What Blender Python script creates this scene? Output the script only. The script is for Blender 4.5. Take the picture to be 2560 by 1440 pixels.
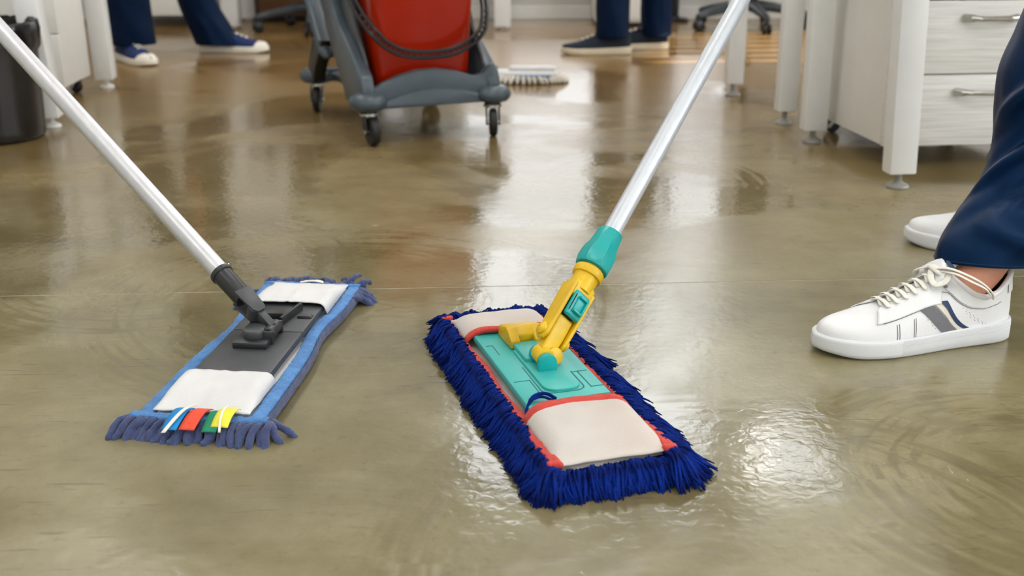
import bpy, bmesh, math, random
from mathutils import Vector, Matrix, noise

for o in list(bpy.data.objects):
    bpy.data.objects.remove(o)
random.seed(7)
SC = bpy.context.scene
COL = SC.collection
PI = math.pi
R = math.radians

# ------------------------------------------------------------------ camera, world, light, exposure
cam_d = bpy.data.cameras.new('camera')
cam = bpy.data.objects.new('camera', cam_d)
COL.objects.link(cam)
cam.location = (0.0, 0.0, 0.611)
cam.rotation_euler = (R(90 - 18.9246), 0, 0)
cam_d.sensor_width = 36.0
cam_d.lens = 36.0 * 2800.0 / 2560.0
cam_d.clip_start = 0.02
cam_d.dof.use_dof = True
cam_d.dof.focus_distance = 1.52
cam_d.dof.aperture_fstop = 5.0
SC.camera = cam

world = bpy.data.worlds.new('world')
SC.world = world
world.use_nodes = True
wb = world.node_tree.nodes['Background']
wb.inputs[0].default_value = (0.80, 0.88, 1.0, 1)
wb.inputs[1].default_value = 1.2

sun_d = bpy.data.lights.new('sun', 'SUN')
sun = bpy.data.objects.new('sun', sun_d)
COL.objects.link(sun)
SUN_DIR = Vector((-1.0, -0.10, -0.50)).normalized()      # low sun through the vertical blinds of the right wall
sun.rotation_euler = SUN_DIR.to_track_quat('-Z', 'Y').to_euler()
sun_d.energy = 22.0
sun_d.color = (1.0, 0.86, 0.68)
sun_d.angle = R(0.7)

WIN_E = 3.2      # daylight through the tall back window
SIDE_E = 7.5     # daylight through the right wall windows, the third added to light the left pedestal
REAR_E = 3.0     # daylight through the windows in the wall behind the camera
LAMP_E = 20.0     # ceiling panels

SC.view_settings.view_transform = 'Standard'
SC.view_settings.look = 'None'
SC.view_settings.gamma = 1.0
SC.view_settings.use_curve_mapping = False
SC.view_settings.exposure = 0.0


# ------------------------------------------------------------------ helpers: colour and materials
def lin(c):
    f = lambda v: v / 12.92 if v <= 0.04045 else ((v + 0.055) / 1.055) ** 2.4
    return tuple(f(v / 255.0) for v in c) + (1.0,)


def nd(nt, typ, **kw):
    n = nt.nodes.new(typ)
    for k, v in kw.items():
        setattr(n, k, v)
    return n


def mat(name, rgb, rough=0.5, metal=0.0, var=0.0, vscale=20.0, bump=0.0, bscale=200.0, spec=0.5, coat=0.0,
        stretch=(1, 1, 1), sheen=0.0, rvar=0.0, rgb2=None, tint=None):
    m = bpy.data.materials.new(name)
    m.use_nodes = True
    nt = m.node_tree
    p = nt.nodes['Principled BSDF']
    p.inputs['Roughness'].default_value = rough
    p.inputs['Metallic'].default_value = metal
    p.inputs['Specular IOR Level'].default_value = spec
    p.inputs['Coat Weight'].default_value = coat
    p.inputs['Coat Roughness'].default_value = 0.08
    if tint:
        p.inputs['Specular Tint'].default_value = tuple(tint) + (1,)
    if sheen:
        p.inputs['Sheen Weight'].default_value = sheen
        p.inputs['Sheen Roughness'].default_value = 0.4
    base = lin(rgb)
    tc = nd(nt, 'ShaderNodeTexCoord')
    mp = nd(nt, 'ShaderNodeMapping')
    mp.inputs['Scale'].default_value = stretch
    nt.links.new(tc.outputs['Object'], mp.inputs['Vector'])
    nz = nd(nt, 'ShaderNodeTexNoise')
    nz.inputs['Scale'].default_value = vscale
    nz.inputs['Detail'].default_value = 4
    nt.links.new(mp.outputs[0], nz.inputs['Vector'])
    mx = nd(nt, 'ShaderNodeMix', data_type='RGBA')
    b2 = lin(rgb2) if rgb2 else tuple(v * (1 - var) for v in base[:3]) + (1,)
    mx.inputs[6].default_value = base
    mx.inputs[7].default_value = b2
    rp = nd(nt, 'ShaderNodeMapRange')
    rp.inputs[1].default_value = 0.35
    rp.inputs[2].default_value = 0.7
    nt.links.new(nz.outputs[0], rp.inputs[0])
    nt.links.new(rp.outputs[0], mx.inputs[0])
    nt.links.new(mx.outputs[2], p.inputs['Base Color'])
    if rvar:
        rr = nd(nt, 'ShaderNodeMapRange')
        rr.inputs[3].default_value = max(0.02, rough - rvar)
        rr.inputs[4].default_value = min(1, rough + rvar)
        nt.links.new(nz.outputs[0], rr.inputs[0])
        nt.links.new(rr.outputs[0], p.inputs['Roughness'])
    if bump:
        nb = nd(nt, 'ShaderNodeTexNoise')
        nb.inputs['Scale'].default_value = bscale
        nb.inputs['Detail'].default_value = 3
        nt.links.new(mp.outputs[0], nb.inputs['Vector'])
        bp = nd(nt, 'ShaderNodeBump')
        bp.inputs['Strength'].default_value = bump
        bp.inputs['Distance'].default_value = 0.002
        nt.links.new(nb.outputs[0], bp.inputs['Height'])
        nt.links.new(bp.outputs[0], p.inputs['Normal'])
    return m


def emis(name, rgb, s):
    m = bpy.data.materials.new(name)
    m.use_nodes = True
    nt = m.node_tree
    nt.nodes.remove(nt.nodes['Principled BSDF'])
    e = nd(nt, 'ShaderNodeEmission')
    e.inputs[0].default_value = tuple(rgb) + (1,)
    e.inputs[1].default_value = s
    nt.links.new(e.outputs[0], nt.nodes['Material Output'].inputs[0])
    return m


def clear_glass(name):
    m = bpy.data.materials.new(name)
    m.use_nodes = True
    nt = m.node_tree
    nt.nodes.remove(nt.nodes['Principled BSDF'])
    t = nd(nt, 'ShaderNodeBsdfTransparent')
    g = nd(nt, 'ShaderNodeBsdfGlossy')
    g.inputs['Roughness'].default_value = 0.02
    mx = nd(nt, 'ShaderNodeMixShader')
    mx.inputs[0].default_value = 0.06
    nt.links.new(t.outputs[0], mx.inputs[1])
    nt.links.new(g.outputs[0], mx.inputs[2])
    nt.links.new(mx.outputs[0], nt.nodes['Material Output'].inputs[0])
    return m


def floor_material():
    m = bpy.data.materials.new('wet_sealed_concrete')
    m.use_nodes = True
    nt = m.node_tree
    L = nt.links.new
    p = nt.nodes['Principled BSDF']
    tc = nd(nt, 'ShaderNodeTexCoord')
    P = tc.outputs['Object']

    def noise_(scale, detail=4, rough=0.55, vec=None, dist=0.0):
        n = nd(nt, 'ShaderNodeTexNoise')
        n.inputs['Scale'].default_value = scale
        n.inputs['Detail'].default_value = detail
        n.inputs['Roughness'].default_value = rough
        n.inputs['Distortion'].default_value = dist
        L(vec or P, n.inputs['Vector'])
        return n.outputs[0]

    def rng(x, a, b, c=0.0, d=1.0):
        n = nd(nt, 'ShaderNodeMapRange')
        n.inputs[1].default_value = a
        n.inputs[2].default_value = b
        n.inputs[3].default_value = c
        n.inputs[4].default_value = d
        L(x, n.inputs[0])
        return n.outputs[0]

    def math_(op, a, b=None):
        n = nd(nt, 'ShaderNodeMath', operation=op)
        for i, v in enumerate((a, b)):
            if v is None:
                continue
            if isinstance(v, (int, float)):
                n.inputs[i].default_value = v
            else:
                L(v, n.inputs[i])
        return n.outputs[0]

    def mix(f, a, b, blend='MIX'):
        n = nd(nt, 'ShaderNodeMix', data_type='RGBA', blend_type=blend)
        if isinstance(f, (int, float)):
            n.inputs[0].default_value = f
        else:
            L(f, n.inputs[0])
        for i, v in ((6, a), (7, b)):
            if isinstance(v, tuple):
                n.inputs[i].default_value = v
            else:
                L(v, n.inputs[i])
        return n.outputs[2]

    # base: olive grey concrete with tan clouds
    c = mix(rng(noise_(1.3, 5), 0.38, 0.64), FLOOR_A, FLOOR_B)
    c = mix(rng(noise_(3.7, 6, 0.62), 0.42, 0.66), c, FLOOR_C)
    # tan tint away from the front of the room
    sp = nd(nt, 'ShaderNodeSeparateXYZ')
    L(P, sp.inputs[0])
    far = rng(sp.outputs[1], 1.7, 4.6)
    c = mix(math_('MULTIPLY', far, 0.85), c, FLOOR_FAR)
    # broad trowelled streaks along x
    mp = nd(nt, 'ShaderNodeMapping')
    mp.inputs['Scale'].default_value = (1.3, 3.4, 1)
    mp.inputs['Rotation'].default_value = (0, 0, R(-8))
    L(P, mp.inputs[0])
    streak = noise_(2.2, 6, 0.6, mp.outputs[0], 0.5)
    c = mix(math_('MULTIPLY', rng(streak, 0.5, 0.72), 0.35), c, FLOOR_DARK)
    # fine specks
    c = mix(math_('MULTIPLY', rng(noise_(55, 5, 0.7), 0.56, 0.72), 0.30), c, FLOOR_DARK)
    c = mix(math_('MULTIPLY', rng(noise_(260, 2), 0.55, 0.7), 0.10), c, FLOOR_DARK)
    # diagonal trowel scratches
    mp2 = nd(nt, 'ShaderNodeMapping')
    mp2.inputs['Rotation'].default_value = (0, 0, R(-40))
    mp2.inputs['Scale'].default_value = (3.0, 34.0, 1)
    L(P, mp2.inputs[0])
    scr = noise_(4.0, 3, 0.5, mp2.outputs[0], 0.3)
    scr_m = math_('MULTIPLY', rng(scr, 0.63, 0.70), rng(noise_(2.6, 2), 0.46, 0.60))
    c = mix(math_('MULTIPLY', scr_m, 0.40), c, FLOOR_SCR)
    # swept arcs left by the mops: noise in polar coordinates round a few wrist points
    arcs = None
    wet_arcs = None
    for (ax, ay, r0, r1, a0) in ARC_CENTRES:
        sub = nd(nt, 'ShaderNodeVectorMath', operation='SUBTRACT')
        L(P, sub.inputs[0])
        sub.inputs[1].default_value = (ax, ay, 0)
        ln = nd(nt, 'ShaderNodeVectorMath', operation='LENGTH')
        L(sub.outputs[0], ln.inputs[0])
        s2 = nd(nt, 'ShaderNodeSeparateXYZ')
        L(sub.outputs[0], s2.inputs[0])
        at = math_('ARCTAN2', s2.outputs[1], s2.outputs[0])
        cb = nd(nt, 'ShaderNodeCombineXYZ')
        L(math_('MULTIPLY', ln.outputs[1], 75.0), cb.inputs[0])
        L(math_('MULTIPLY', at, 2.3), cb.inputs[1])
        cb.inputs[2].default_value = a0
        n = nd(nt, 'ShaderNodeTexNoise')
        n.inputs['Scale'].default_value = 1.0
        n.inputs['Detail'].default_value = 4
        L(cb.outputs[0], n.inputs['Vector'])
        ring = math_('MULTIPLY', rng(ln.outputs[1], r0, r0 + 0.05), rng(ln.outputs[1], r1, r1 - 0.07))
        patch = rng(noise_(2.1 + a0 * 0.13, 2), 0.40, 0.60)
        v = math_('MULTIPLY', math_('MULTIPLY', rng(n.outputs[0], 0.50, 0.66), ring), patch)
        arcs = v if arcs is None else math_('MAXIMUM', arcs, v)
        w = math_('MULTIPLY', ring, rng(n.outputs[0], 0.35, 0.6))
        wet_arcs = w if wet_arcs is None else math_('MAXIMUM', wet_arcs, w)
    c = mix(math_('MULTIPLY', arcs, 0.17), c, FLOOR_SCR)
    # wet film: darker, glassier patches with fairly crisp borders
    wn = math_('ADD', noise_(1.15, 5, 0.55, None, 0.6), math_('MULTIPLY', wet_arcs, 0.10))
    wet = rng(wn, 0.475, 0.545)
    c = mix(math_('MULTIPLY', wet, 0.42), c, FLOOR_WET, 'MULTIPLY')
    L(c, p.inputs['Base Color'])
    # gloss: wet film patches are glassier
    rough = math_('SUBTRACT', 0.27, math_('MULTIPLY', wet, 0.16))
    rough = math_('ADD', rough, math_('MULTIPLY', arcs, 0.08))
    rough = math_('MAXIMUM', rough, 0.06)
    L(rough, p.inputs['Roughness'])
    p.inputs['IOR'].default_value = 1.5
    p.inputs['Specular IOR Level'].default_value = FLOOR_SPEC
    # orange-peel relief of the sealer plus scratches
    h = math_('MULTIPLY', noise_(70, 2, 0.5, None, 0.4), 0.75)
    h = math_('ADD', h, math_('MULTIPLY', noise_(14, 2), 1.2))
    h = math_('ADD', h, math_('MULTIPLY', arcs, 0.10))
    bp = nd(nt, 'ShaderNodeBump')
    bp.inputs['Strength'].default_value = 0.42
    bp.inputs['Distance'].default_value = 0.0011
    L(h, bp.inputs['Height'])
    L(bp.outputs[0], p.inputs['Normal'])
    return m


FLOOR_A = lin((124, 115, 80))
FLOOR_B = lin((107, 96, 60))
FLOOR_C = lin((138, 129, 97))
FLOOR_FAR = lin((140, 106, 58))
FLOOR_DARK = lin((80, 71, 50))
FLOOR_SCR = lin((52, 50, 42))
FLOOR_SPEC = 0.95
FLOOR_WET = (0.62, 0.60, 0.56, 1)
# x, y of the centre, inner and outer radius, seed
ARC_CENTRES = [(-0.28, 1.72, 0.16, 0.46, 1.0), (0.33, 2.55, 0.18, 0.34, 4.0), (0.62, 1.12, 0.10, 0.34, 7.0),
               (0.25, 0.95, 0.25, 0.42, 11.0), (-0.62, 1.9, 0.15, 0.4, 15.0)]

M = dict(
    wall=mat('painted_wall', (214, 213, 208), 0.7, bump=0.1, bscale=80),
    ceiling=mat('ceiling_paint', (225, 224, 220), 0.8),
    joint=mat('joint_filler', (208, 203, 190), 0.5, var=0.3, vscale=30),
    white_metal=mat('white_powder_coat', (232, 232, 230), 0.35, var=0.04),
    white_board=mat('white_laminate', (226, 224, 218), 0.42, var=0.03),
    grain=mat('white_woodgrain', (230, 228, 224), 0.5, rgb2=(204, 201, 195), vscale=9, stretch=(0.6, 1, 20), bump=0.15, bscale=9),
    wood=mat('brown_wood', (112, 78, 50), 0.45, rgb2=(84, 56, 34), vscale=12, stretch=(0.4, 1, 6)),
    plinth_dark=mat('dark_plastic_base', (18, 17, 17), 0.6),  # near-black plastic of the cabinet plinths
    leveler=mat('grey_foot_plastic', (142, 140, 134), 0.35),
    chrome=mat('satin_steel', (190, 188, 184), 0.25, 1.0),
    alu=mat('brushed_aluminium', (206, 206, 209), 0.40, 0.6, var=0.06, vscale=60, stretch=(1, 1, 0.1)),
    pole_white=mat('whitish_anodised_aluminium', (198, 202, 208), 0.42, 0.45, var=0.06, vscale=90, stretch=(1, 1, 0.05)),
    rubber=mat('black_rubber', (14, 14, 15), 0.55, var=0.2, vscale=40),
    black_plastic=mat('black_plastic', (11, 11, 12), 0.35),
    black_bin=mat('translucent_black_plastic', (32, 28, 26), 0.3, var=0.3, vscale=8),
    bag=mat('black_bin_bag', (14, 13, 13), 0.22, bump=0.6, bscale=40),
    grey_plastic=mat('slate_grey_plastic', (68, 79, 87), 0.33, var=0.12, vscale=30, bump=0.05, bscale=150),
    grey_dark=mat('dark_slate_plastic', (52, 57, 62), 0.4, var=0.1),
    red=mat('glossy_red_plastic', (156, 28, 0), 0.24, var=0.10, vscale=5, spec=0.3),
    mop_grey=mat('charcoal_mop_plastic', (62, 64, 67), 0.42, var=0.2, vscale=50, bump=0.12, bscale=300),
    mop_grey2=mat('darker_mop_plastic', (35, 36, 38), 0.38, var=0.15, vscale=40),
    canvas=mat('white_canvas', (214, 213, 213), 0.85, var=0.08, vscale=14, bump=0.35, bscale=650),
    canvas_used=mat('used_canvas', (198, 192, 186), 0.85, rgb2=(188, 176, 166), vscale=9, bump=0.35, bscale=650),
    blue_trim=mat('mid_blue_webbing', (76, 134, 194), 0.8, rgb2=(56, 108, 168), vscale=38, bump=0.8, bscale=420, sheen=0.2),
    blue_loop=mat('slate_blue_microfibre', (64, 78, 118), 0.9, rgb2=(50, 58, 100), vscale=60, bump=0.9, bscale=600, sheen=0.3),
    tag_blue=mat('blue_tag', (0, 128, 196), 0.7, bump=0.2, bscale=700),
    tag_red=mat('red_tag', (222, 72, 44), 0.7, bump=0.2, bscale=700),
    tag_green=mat('green_tag', (0, 128, 92), 0.7, bump=0.2, bscale=700),
    tag_yellow=mat('yellow_tag', (232, 222, 66), 0.7, bump=0.2, bscale=700),
    thread=mat('white_thread', (226, 220, 208), 0.9),
    teal=mat('teal_plastic', (56, 170, 164), 0.38, var=0.06, vscale=18),
    teal_deep=mat('deeper_teal_plastic', (10, 160, 158), 0.33, var=0.08, vscale=25),
    teal_line=mat('teal_groove_shade', (24, 112, 112), 0.6),
    yellow=mat('yellow_plastic', (226, 184, 8), 0.4, rgb2=(196, 154, 6), vscale=22, rvar=0.08),
    slot_shade=mat('dark_slot_shade', (40, 34, 20), 0.7),  # dark colour standing for the shade inside slots
    red_trim=mat('red_binding', (204, 60, 45), 0.8, rgb2=(180, 48, 36), vscale=40, bump=0.8, bscale=500, sheen=0.15),
    yarn=mat('royal_blue_yarn', (0, 39, 130), 0.8, spec=0.12, rgb2=(0, 17, 76), vscale=70, bump=0.9, bscale=500),
    navy=mat('navy_twill', (0, 26, 60), 0.40, rgb2=(0, 20, 48), vscale=16, bump=0.12, bscale=900, spec=0.4, tint=(0.25, 0.5, 1.0)),
    navy_far=mat('navy_cotton', (2, 18, 42), 0.7, var=0.15, vscale=12, spec=0.3, tint=(0.3, 0.5, 1.0)),
    skin=mat('skin', (196, 140, 112), 0.5, rgb2=(184, 118, 94), vscale=25, bump=0.15, bscale=300),
    hair=mat('brown_hair', (52, 36, 26), 0.5, var=0.3, vscale=60),
    leather=mat('white_leather', (225, 225, 226), 0.42, var=0.03, vscale=30, bump=0.12, bscale=500),
    sole=mat('white_rubber', (214, 215, 217), 0.5, var=0.03, vscale=40),
    toe_rub=mat('textured_white_rubber', (216, 217, 219), 0.6, bump=0.25, bscale=1400),
    lace=mat('cream_cotton_lace', (232, 228, 218), 0.85, bump=0.5, bscale=900),
    s_grey=mat('grey_suede', (112, 112, 118), 0.85, var=0.1, vscale=200),
    s_cream=mat('cream_leather', (214, 208, 194), 0.6),
    s_navy=mat('navy_leather', (22, 48, 88), 0.55),
    lining=mat('light_grey_lining', (206, 206, 204), 0.8, bump=0.3, bscale=600),
    dark_lining=mat('charcoal_lining', (52, 48, 46), 0.85),
    canvas_navy=mat('navy_canvas', (20, 42, 92), 0.85, bump=0.4, bscale=700),
    canvas_dark=mat('dark_navy_canvas', (10, 24, 40), 0.85, bump=0.4, bscale=700),
    off_white=mat('off_white_rubber', (232, 226, 212), 0.5),
    beige_sole=mat('beige_rubber', (206, 194, 170), 0.55),
    stitch=mat('grey_stitching', (140, 136, 136), 0.8),
    frame=mat('window_frame_paint', (226, 226, 224), 0.4),
    louvre=mat('louvre_slat_paint', (236, 230, 218), 0.5),
    grey_mop=mat('greyish_cotton', (214, 208, 198), 0.9, rgb2=(178, 168, 152), vscale=30, bump=0.8, bscale=300),
    blue_stripe=mat('steel_blue_stripe', (88, 116, 150), 0.8),
    fabric_black=mat('black_upholstery', (26, 26, 30), 0.85, bump=0.3, bscale=500),
    sky_pane=emis('bright_daylight_pane', (0.93, 0.97, 1.0), WIN_E * 1.45),
    sky_pane_mid=emis('mid_daylight_pane', (0.94, 0.97, 1.0), WIN_E),
    sky_pane_low=emis('lower_daylight_pane', (0.96, 0.98, 1.0), WIN_E * 0.62),
    side_pane=emis('side_daylight_pane', (0.95, 0.98, 1.0), SIDE_E),
    rear_pane=emis('daylight_pane', (0.95, 0.98, 1.0), REAR_E),
    lamp=emis('lamp_diffuser', (1.0, 0.985, 0.96), LAMP_E),
    glass=clear_glass('clear_pane'),
)
M['floor'] = floor_material()


# ------------------------------------------------------------------ helpers: objects
def mesh_from(bm, name, m, smooth=35):
    bmesh.ops.recalc_face_normals(bm, faces=bm.faces)
    me = bpy.data.meshes.new(name)
    bm.to_mesh(me)
    bm.free()
    me.materials.append(m)
    if smooth:
        me.shade_smooth()
        if smooth < 180:
            me.set_sharp_from_angle(angle=R(smooth))
    return me


def obj(name, bm, m, parent=None, smooth=35, label=None):
    o = bpy.data.objects.new(name, mesh_from(bm, name, m, smooth) if isinstance(bm, bmesh.types.BMesh) else bm)
    COL.objects.link(o)
    if parent:
        o.parent = parent
    if label:
        o['label'] = label
    return o


def tag(o, label, cat, group=None):
    o['label'] = label
    o['category'] = cat
    if group:
        o['group'] = group
    return o


def thing(name, label, cat, loc=(0, 0, 0), rz=0.0, group=None):
    o = bpy.data.objects.new(name, None)
    COL.objects.link(o)
    o.empty_display_size = 0.05
    o.location = loc
    o.rotation_euler = (0, 0, rz)
    return tag(o, label, cat, group)


def struct(name, bm, m, parent=None, smooth=0):
    o = obj(name, bm, m, parent, smooth)
    if parent is None:
        o['kind'] = 'structure'
    return o


def NB():
    return bmesh.new()


def box(bm, c, s, rot=None, bev=0.0, seg=2, Mx=None):
    t = bmesh.new()
    bmesh.ops.create_cube(t, size=1.0)
    bmesh.ops.scale(t, vec=s, verts=t.verts)
    if bev:
        bmesh.ops.bevel(t, geom=list(t.edges), offset=min(bev, min(s) * 0.49), segments=seg, profile=0.5, affect='EDGES')
    mx = Matrix.Translation(c)
    if rot is not None:
        mx = mx @ (rot if isinstance(rot, Matrix) else Matrix.Rotation(rot, 4, 'Z'))
    if Mx is not None:
        mx = Mx @ mx
    bmesh.ops.transform(t, matrix=mx, verts=t.verts)
    add(bm, t)
    return bm


def add(bm, t):
    base = [bm.verts.new(v.co) for v in t.verts]
    t.verts.index_update()
    for f in t.faces:
        try:
            bm.faces.new([base[v.index] for v in f.verts])
        except ValueError:
            pass
    t.free()


def prism(bm, poly, z0, z1, Mx=None, bev=0.0, seg=2):
    t = bmesh.new()
    a = [t.verts.new((x, y, z0)) for x, y in poly]
    b = [t.verts.new((x, y, z1)) for x, y in poly]
    n = len(poly)
    t.faces.new(a[::-1])
    t.faces.new(b)
    for i in range(n):
        t.faces.new((a[i], a[(i + 1) % n], b[(i + 1) % n], b[i]))
    bmesh.ops.recalc_face_normals(t, faces=t.faces)
    if bev:
        es = [e for e in t.edges if e.calc_face_angle(0) > R(25)]
        bmesh.ops.bevel(t, geom=es, offset=bev, segments=seg, profile=0.5, affect='EDGES', clamp_overlap=True)
    if Mx is not None:
        bmesh.ops.transform(t, matrix=Mx, verts=t.verts)
    add(bm, t)
    return bm


def rrect(w, h, r, n=6):
    out = []
    for cx, cy, a0 in ((w / 2 - r, h / 2 - r, 0), (-w / 2 + r, h / 2 - r, 90), (-w / 2 + r, -h / 2 + r, 180), (w / 2 - r, -h / 2 + r, 270)):
        for i in range(n + 1):
            a = R(a0 + 90.0 * i / n)
            out.append((cx + r * math.cos(a), cy + r * math.sin(a)))
    return out


def frames(pts):
    T = []
    n = len(pts)
    for i in range(n):
        a = pts[max(0, i - 1)]
        b = pts[min(n - 1, i + 1)]
        d = (b - a)
        T.append(d.normalized() if d.length > 1e-9 else Vector((0, 0, 1)))
    up = Vector((0, 0, 1)) if abs(T[0].z) < 0.9 else Vector((1, 0, 0))
    N = (up - T[0] * up.dot(T[0])).normalized()
    out = []
    for i in range(n):
        N = (N - T[i] * N.dot(T[i]))
        N = N.normalized() if N.length > 1e-9 else T[i].orthogonal().normalized()
        out.append((T[i], N, T[i].cross(N)))
    return out


def tube(bm, pts, r, n=10, flat=1.0, closed=False, round_ends=False):
    """tube along pts; r scalar or list; flat scales the thickness along the frame normal"""
    pts = [Vector(p) for p in pts]
    rs = list(r) if isinstance(r, (list, tuple)) else [r] * len(pts)
    if round_ends:
        d0 = (pts[0] - pts[1]).normalized()
        d1 = (pts[-1] - pts[-2]).normalized()
        p0, p1, r0, r1 = pts[0], pts[-1], rs[0], rs[-1]
        pts = [p0 + d0 * r0 * 0.95, p0 + d0 * r0 * 0.65] + pts + [p1 + d1 * r1 * 0.65, p1 + d1 * r1 * 0.95]
        rs = [r0 * 0.3, r0 * 0.75] + rs + [r1 * 0.75, r1 * 0.3]
    fr = frames(pts)
    rings = []
    for p, (T, N, B), q in zip(pts, fr, rs):
        rings.append([bm.verts.new(p + N * (math.cos(2 * PI * k / n) * q * flat) + B * (math.sin(2 * PI * k / n) * q)) for k in range(n)])
    m = len(rings)
    for i in range(m if closed else m - 1):
        a, b = rings[i], rings[(i + 1) % m]
        for k in range(n):
            bm.faces.new((a[k], a[(k + 1) % n], b[(k + 1) % n], b[k]))
    if not closed:
        bm.faces.new(rings[0][::-1])
        bm.faces.new(rings[-1])
    return bm


def lathe(bm, prof, n=24, Mx=None, caps=True, star=None):
    """prof: list of (radius, z); star(angle, z)-> radius factor"""
    t = bmesh.new()
    rings = []
    for r, z in prof:
        rings.append([t.verts.new((r * math.cos(2 * PI * k / n) * (star(2 * PI * k / n, z) if star else 1),
                                   r * math.sin(2 * PI * k / n) * (star(2 * PI * k / n, z) if star else 1), z)) for k in range(n)])
    for a, b in zip(rings, rings[1:]):
        for k in range(n):
            t.faces.new((a[k], a[(k + 1) % n], b[(k + 1) % n], b[k]))
    if caps:
        t.faces.new(rings[0][::-1])
        t.faces.new(rings[-1])
    if Mx is not None:
        bmesh.ops.transform(t, matrix=Mx, verts=t.verts)
    add(bm, t)
    return bm


def grid(bm, P, nu, nv, close_u=False):
    """P(i, j) -> Vector"""
    V = [[bm.verts.new(P(i, j)) for j in range(nv)] for i in range(nu)]
    for i in range(nu if close_u else nu - 1):
        for j in range(nv - 1):
            bm.faces.new((V[i][j], V[(i + 1) % nu][j], V[(i + 1) % nu][j + 1], V[i][j + 1]))
    return V


def cr(pts, t):
    """Catmull-Rom through pts (tuples), t in 0..1"""
    n = len(pts) - 1
    x = min(max(t, 0.0), 1.0) * n
    i = min(int(x), n - 1)
    f = x - i
    p0, p1, p2, p3 = pts[max(i - 1, 0)], pts[i], pts[i + 1], pts[min(i + 2, n)]
    return tuple(0.5 * (2 * b + (c - a) * f + (2 * a - 5 * b + 4 * c - d) * f * f + (3 * b - a - 3 * c + d) * f ** 3)
                 for a, b, c, d in zip(p0, p1, p2, p3))


def table(tab, x):
    for (a, va), (b, vb) in zip(tab, tab[1:]):
        if x <= b:
            f = 0 if b == a else max(0.0, (x - a) / (b - a))
            return va + (vb - va) * f
    return tab[-1][1]


def sstep(a, b, x):
    t = min(1, max(0, (x - a) / (b - a)))
    return t * t * (3 - 2 * t)


def axis_matrix(origin, direction, xhint=(1, 0, 0)):
    z = Vector(direction).normalized()
    x = Vector(xhint)
    x = (x - z * x.dot(z)).normalized()
    y = z.cross(x)
    m = Matrix((x, y, z)).transposed().to_4x4()
    m.translation = Vector(origin)
    return m


def solidify(o, t, offset=-1):
    md = o.modifiers.new('thickness', 'SOLIDIFY')
    md.thickness = t
    md.offset = offset
    return o


def dup_child(src, parent, mx=None):
    c = src.copy()
    COL.objects.link(c)
    c.parent = parent
    if mx is not None:
        c.matrix_basis = mx
    return c


def copy_tree(o, parent=None):
    c = o.copy()
    COL.objects.link(c)
    if parent is not None:
        c.parent = parent
    for ch in list(o.children):
        copy_tree(ch, c)
    return c


# ------------------------------------------------------------------ room shell
XL, XR, YB, YF, H = -4.2, 4.6, 6.45, -3.6, 3.3
JA = Vector((-0.8436, 1.7414, 0))
JD = Vector((0.889 + 0.8436, 1.8463 - 1.7414, 0)).normalized()


def joint_y(x):
    return JA.y + (x - JA.x) * JD.y / JD.x


bm = NB()
g = 0.0015
lo = [(XL, YF), (XR, YF), (XR, joint_y(XR) - g), (XL, joint_y(XL) - g)]
hi = [(XL, joint_y(XL) + g), (XR, joint_y(XR) + g), (XR, YB), (XL, YB)]
prism(bm, lo, -0.08, 0.0)
prism(bm, hi, -0.08, 0.0)
struct('floor', bm, M['floor'])
bm = NB()
prism(bm, [(XL, joint_y(XL) - g), (XR, joint_y(XR) - g), (XR, joint_y(XR) + g), (XL, joint_y(XL) + g)], -0.06, -0.0006)
struct('trim_1', bm, M['joint'])

bm = NB()
box(bm, ((XL + XR) / 2, (YF + YB) / 2, H + 0.05), (XR - XL, YB - YF, 0.1))
struct('ceiling', bm, M['ceiling'])
bm = NB()
box(bm, (XL - 0.05, (YF + YB) / 2, H / 2), (0.1, YB - YF, H))
struct('wall_left', bm, M['wall'])
W_SIDE = (4.86, 6.24, 1.40, 2.12)       # y0, y1, z0, z1 of the windows in the right wall
W_RIGHT = [(-2.5, -0.7, 0.80, 2.80), (-0.3, 1.5, 0.80, 2.80), (2.2, 4.2, 0.80, 2.80)]  # third one unseen, added to brighten the side of the left pedestal
bm = NB()
yy = YF
for (y0, y1, z0, z1) in W_RIGHT + [W_SIDE]:
    box(bm, (XR + 0.05, (yy + y0) / 2, H / 2), (0.1, y0 - yy, H))
    box(bm, (XR + 0.05, (y0 + y1) / 2, z0 / 2), (0.1, y1 - y0, z0))
    box(bm, (XR + 0.05, (y0 + y1) / 2, (z1 + H) / 2), (0.1, y1 - y0, H - z1))
    yy = y1
box(bm, (XR + 0.05, (yy + YB) / 2, H / 2), (0.1, YB - yy, H))
struct('wall_right', bm, M['wall'])


def wall_with_openings(name, y, holes):
    bm = NB()
    xs = sorted({XL, XR} | {h[0] for h in holes} | {h[1] for h in holes})
    for a, b in zip(xs, xs[1:]):
        hs = [h for h in holes if h[0] <= a and b <= h[1]]
        if not hs:
            box(bm, ((a + b) / 2, y, H / 2), (b - a, 0.16, H))
        else:
            h = hs[0]
            box(bm, ((a + b) / 2, y, h[2] / 2), (b - a, 0.16, h[2]))
            box(bm, ((a + b) / 2, y, (h[3] + H) / 2), (b - a, 0.16, H - h[3]))
    struct(name, bm, M['wall'])


W_MAIN = (-0.32, 1.28, 0.24, 3.05)
W_HIGH = (1.50, 2.62, 2.50, 3.10)
wall_with_openings('wall_back', YB + 0.08, [W_MAIN, W_HIGH])
REAR = [(-3.4, -1.3, 0.8, 2.8), (-0.8, 1.3, 0.8, 2.8), (1.8, 3.9, 0.8, 2.8)]
wall_with_openings('wall_front', YF - 0.08, REAR)


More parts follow.
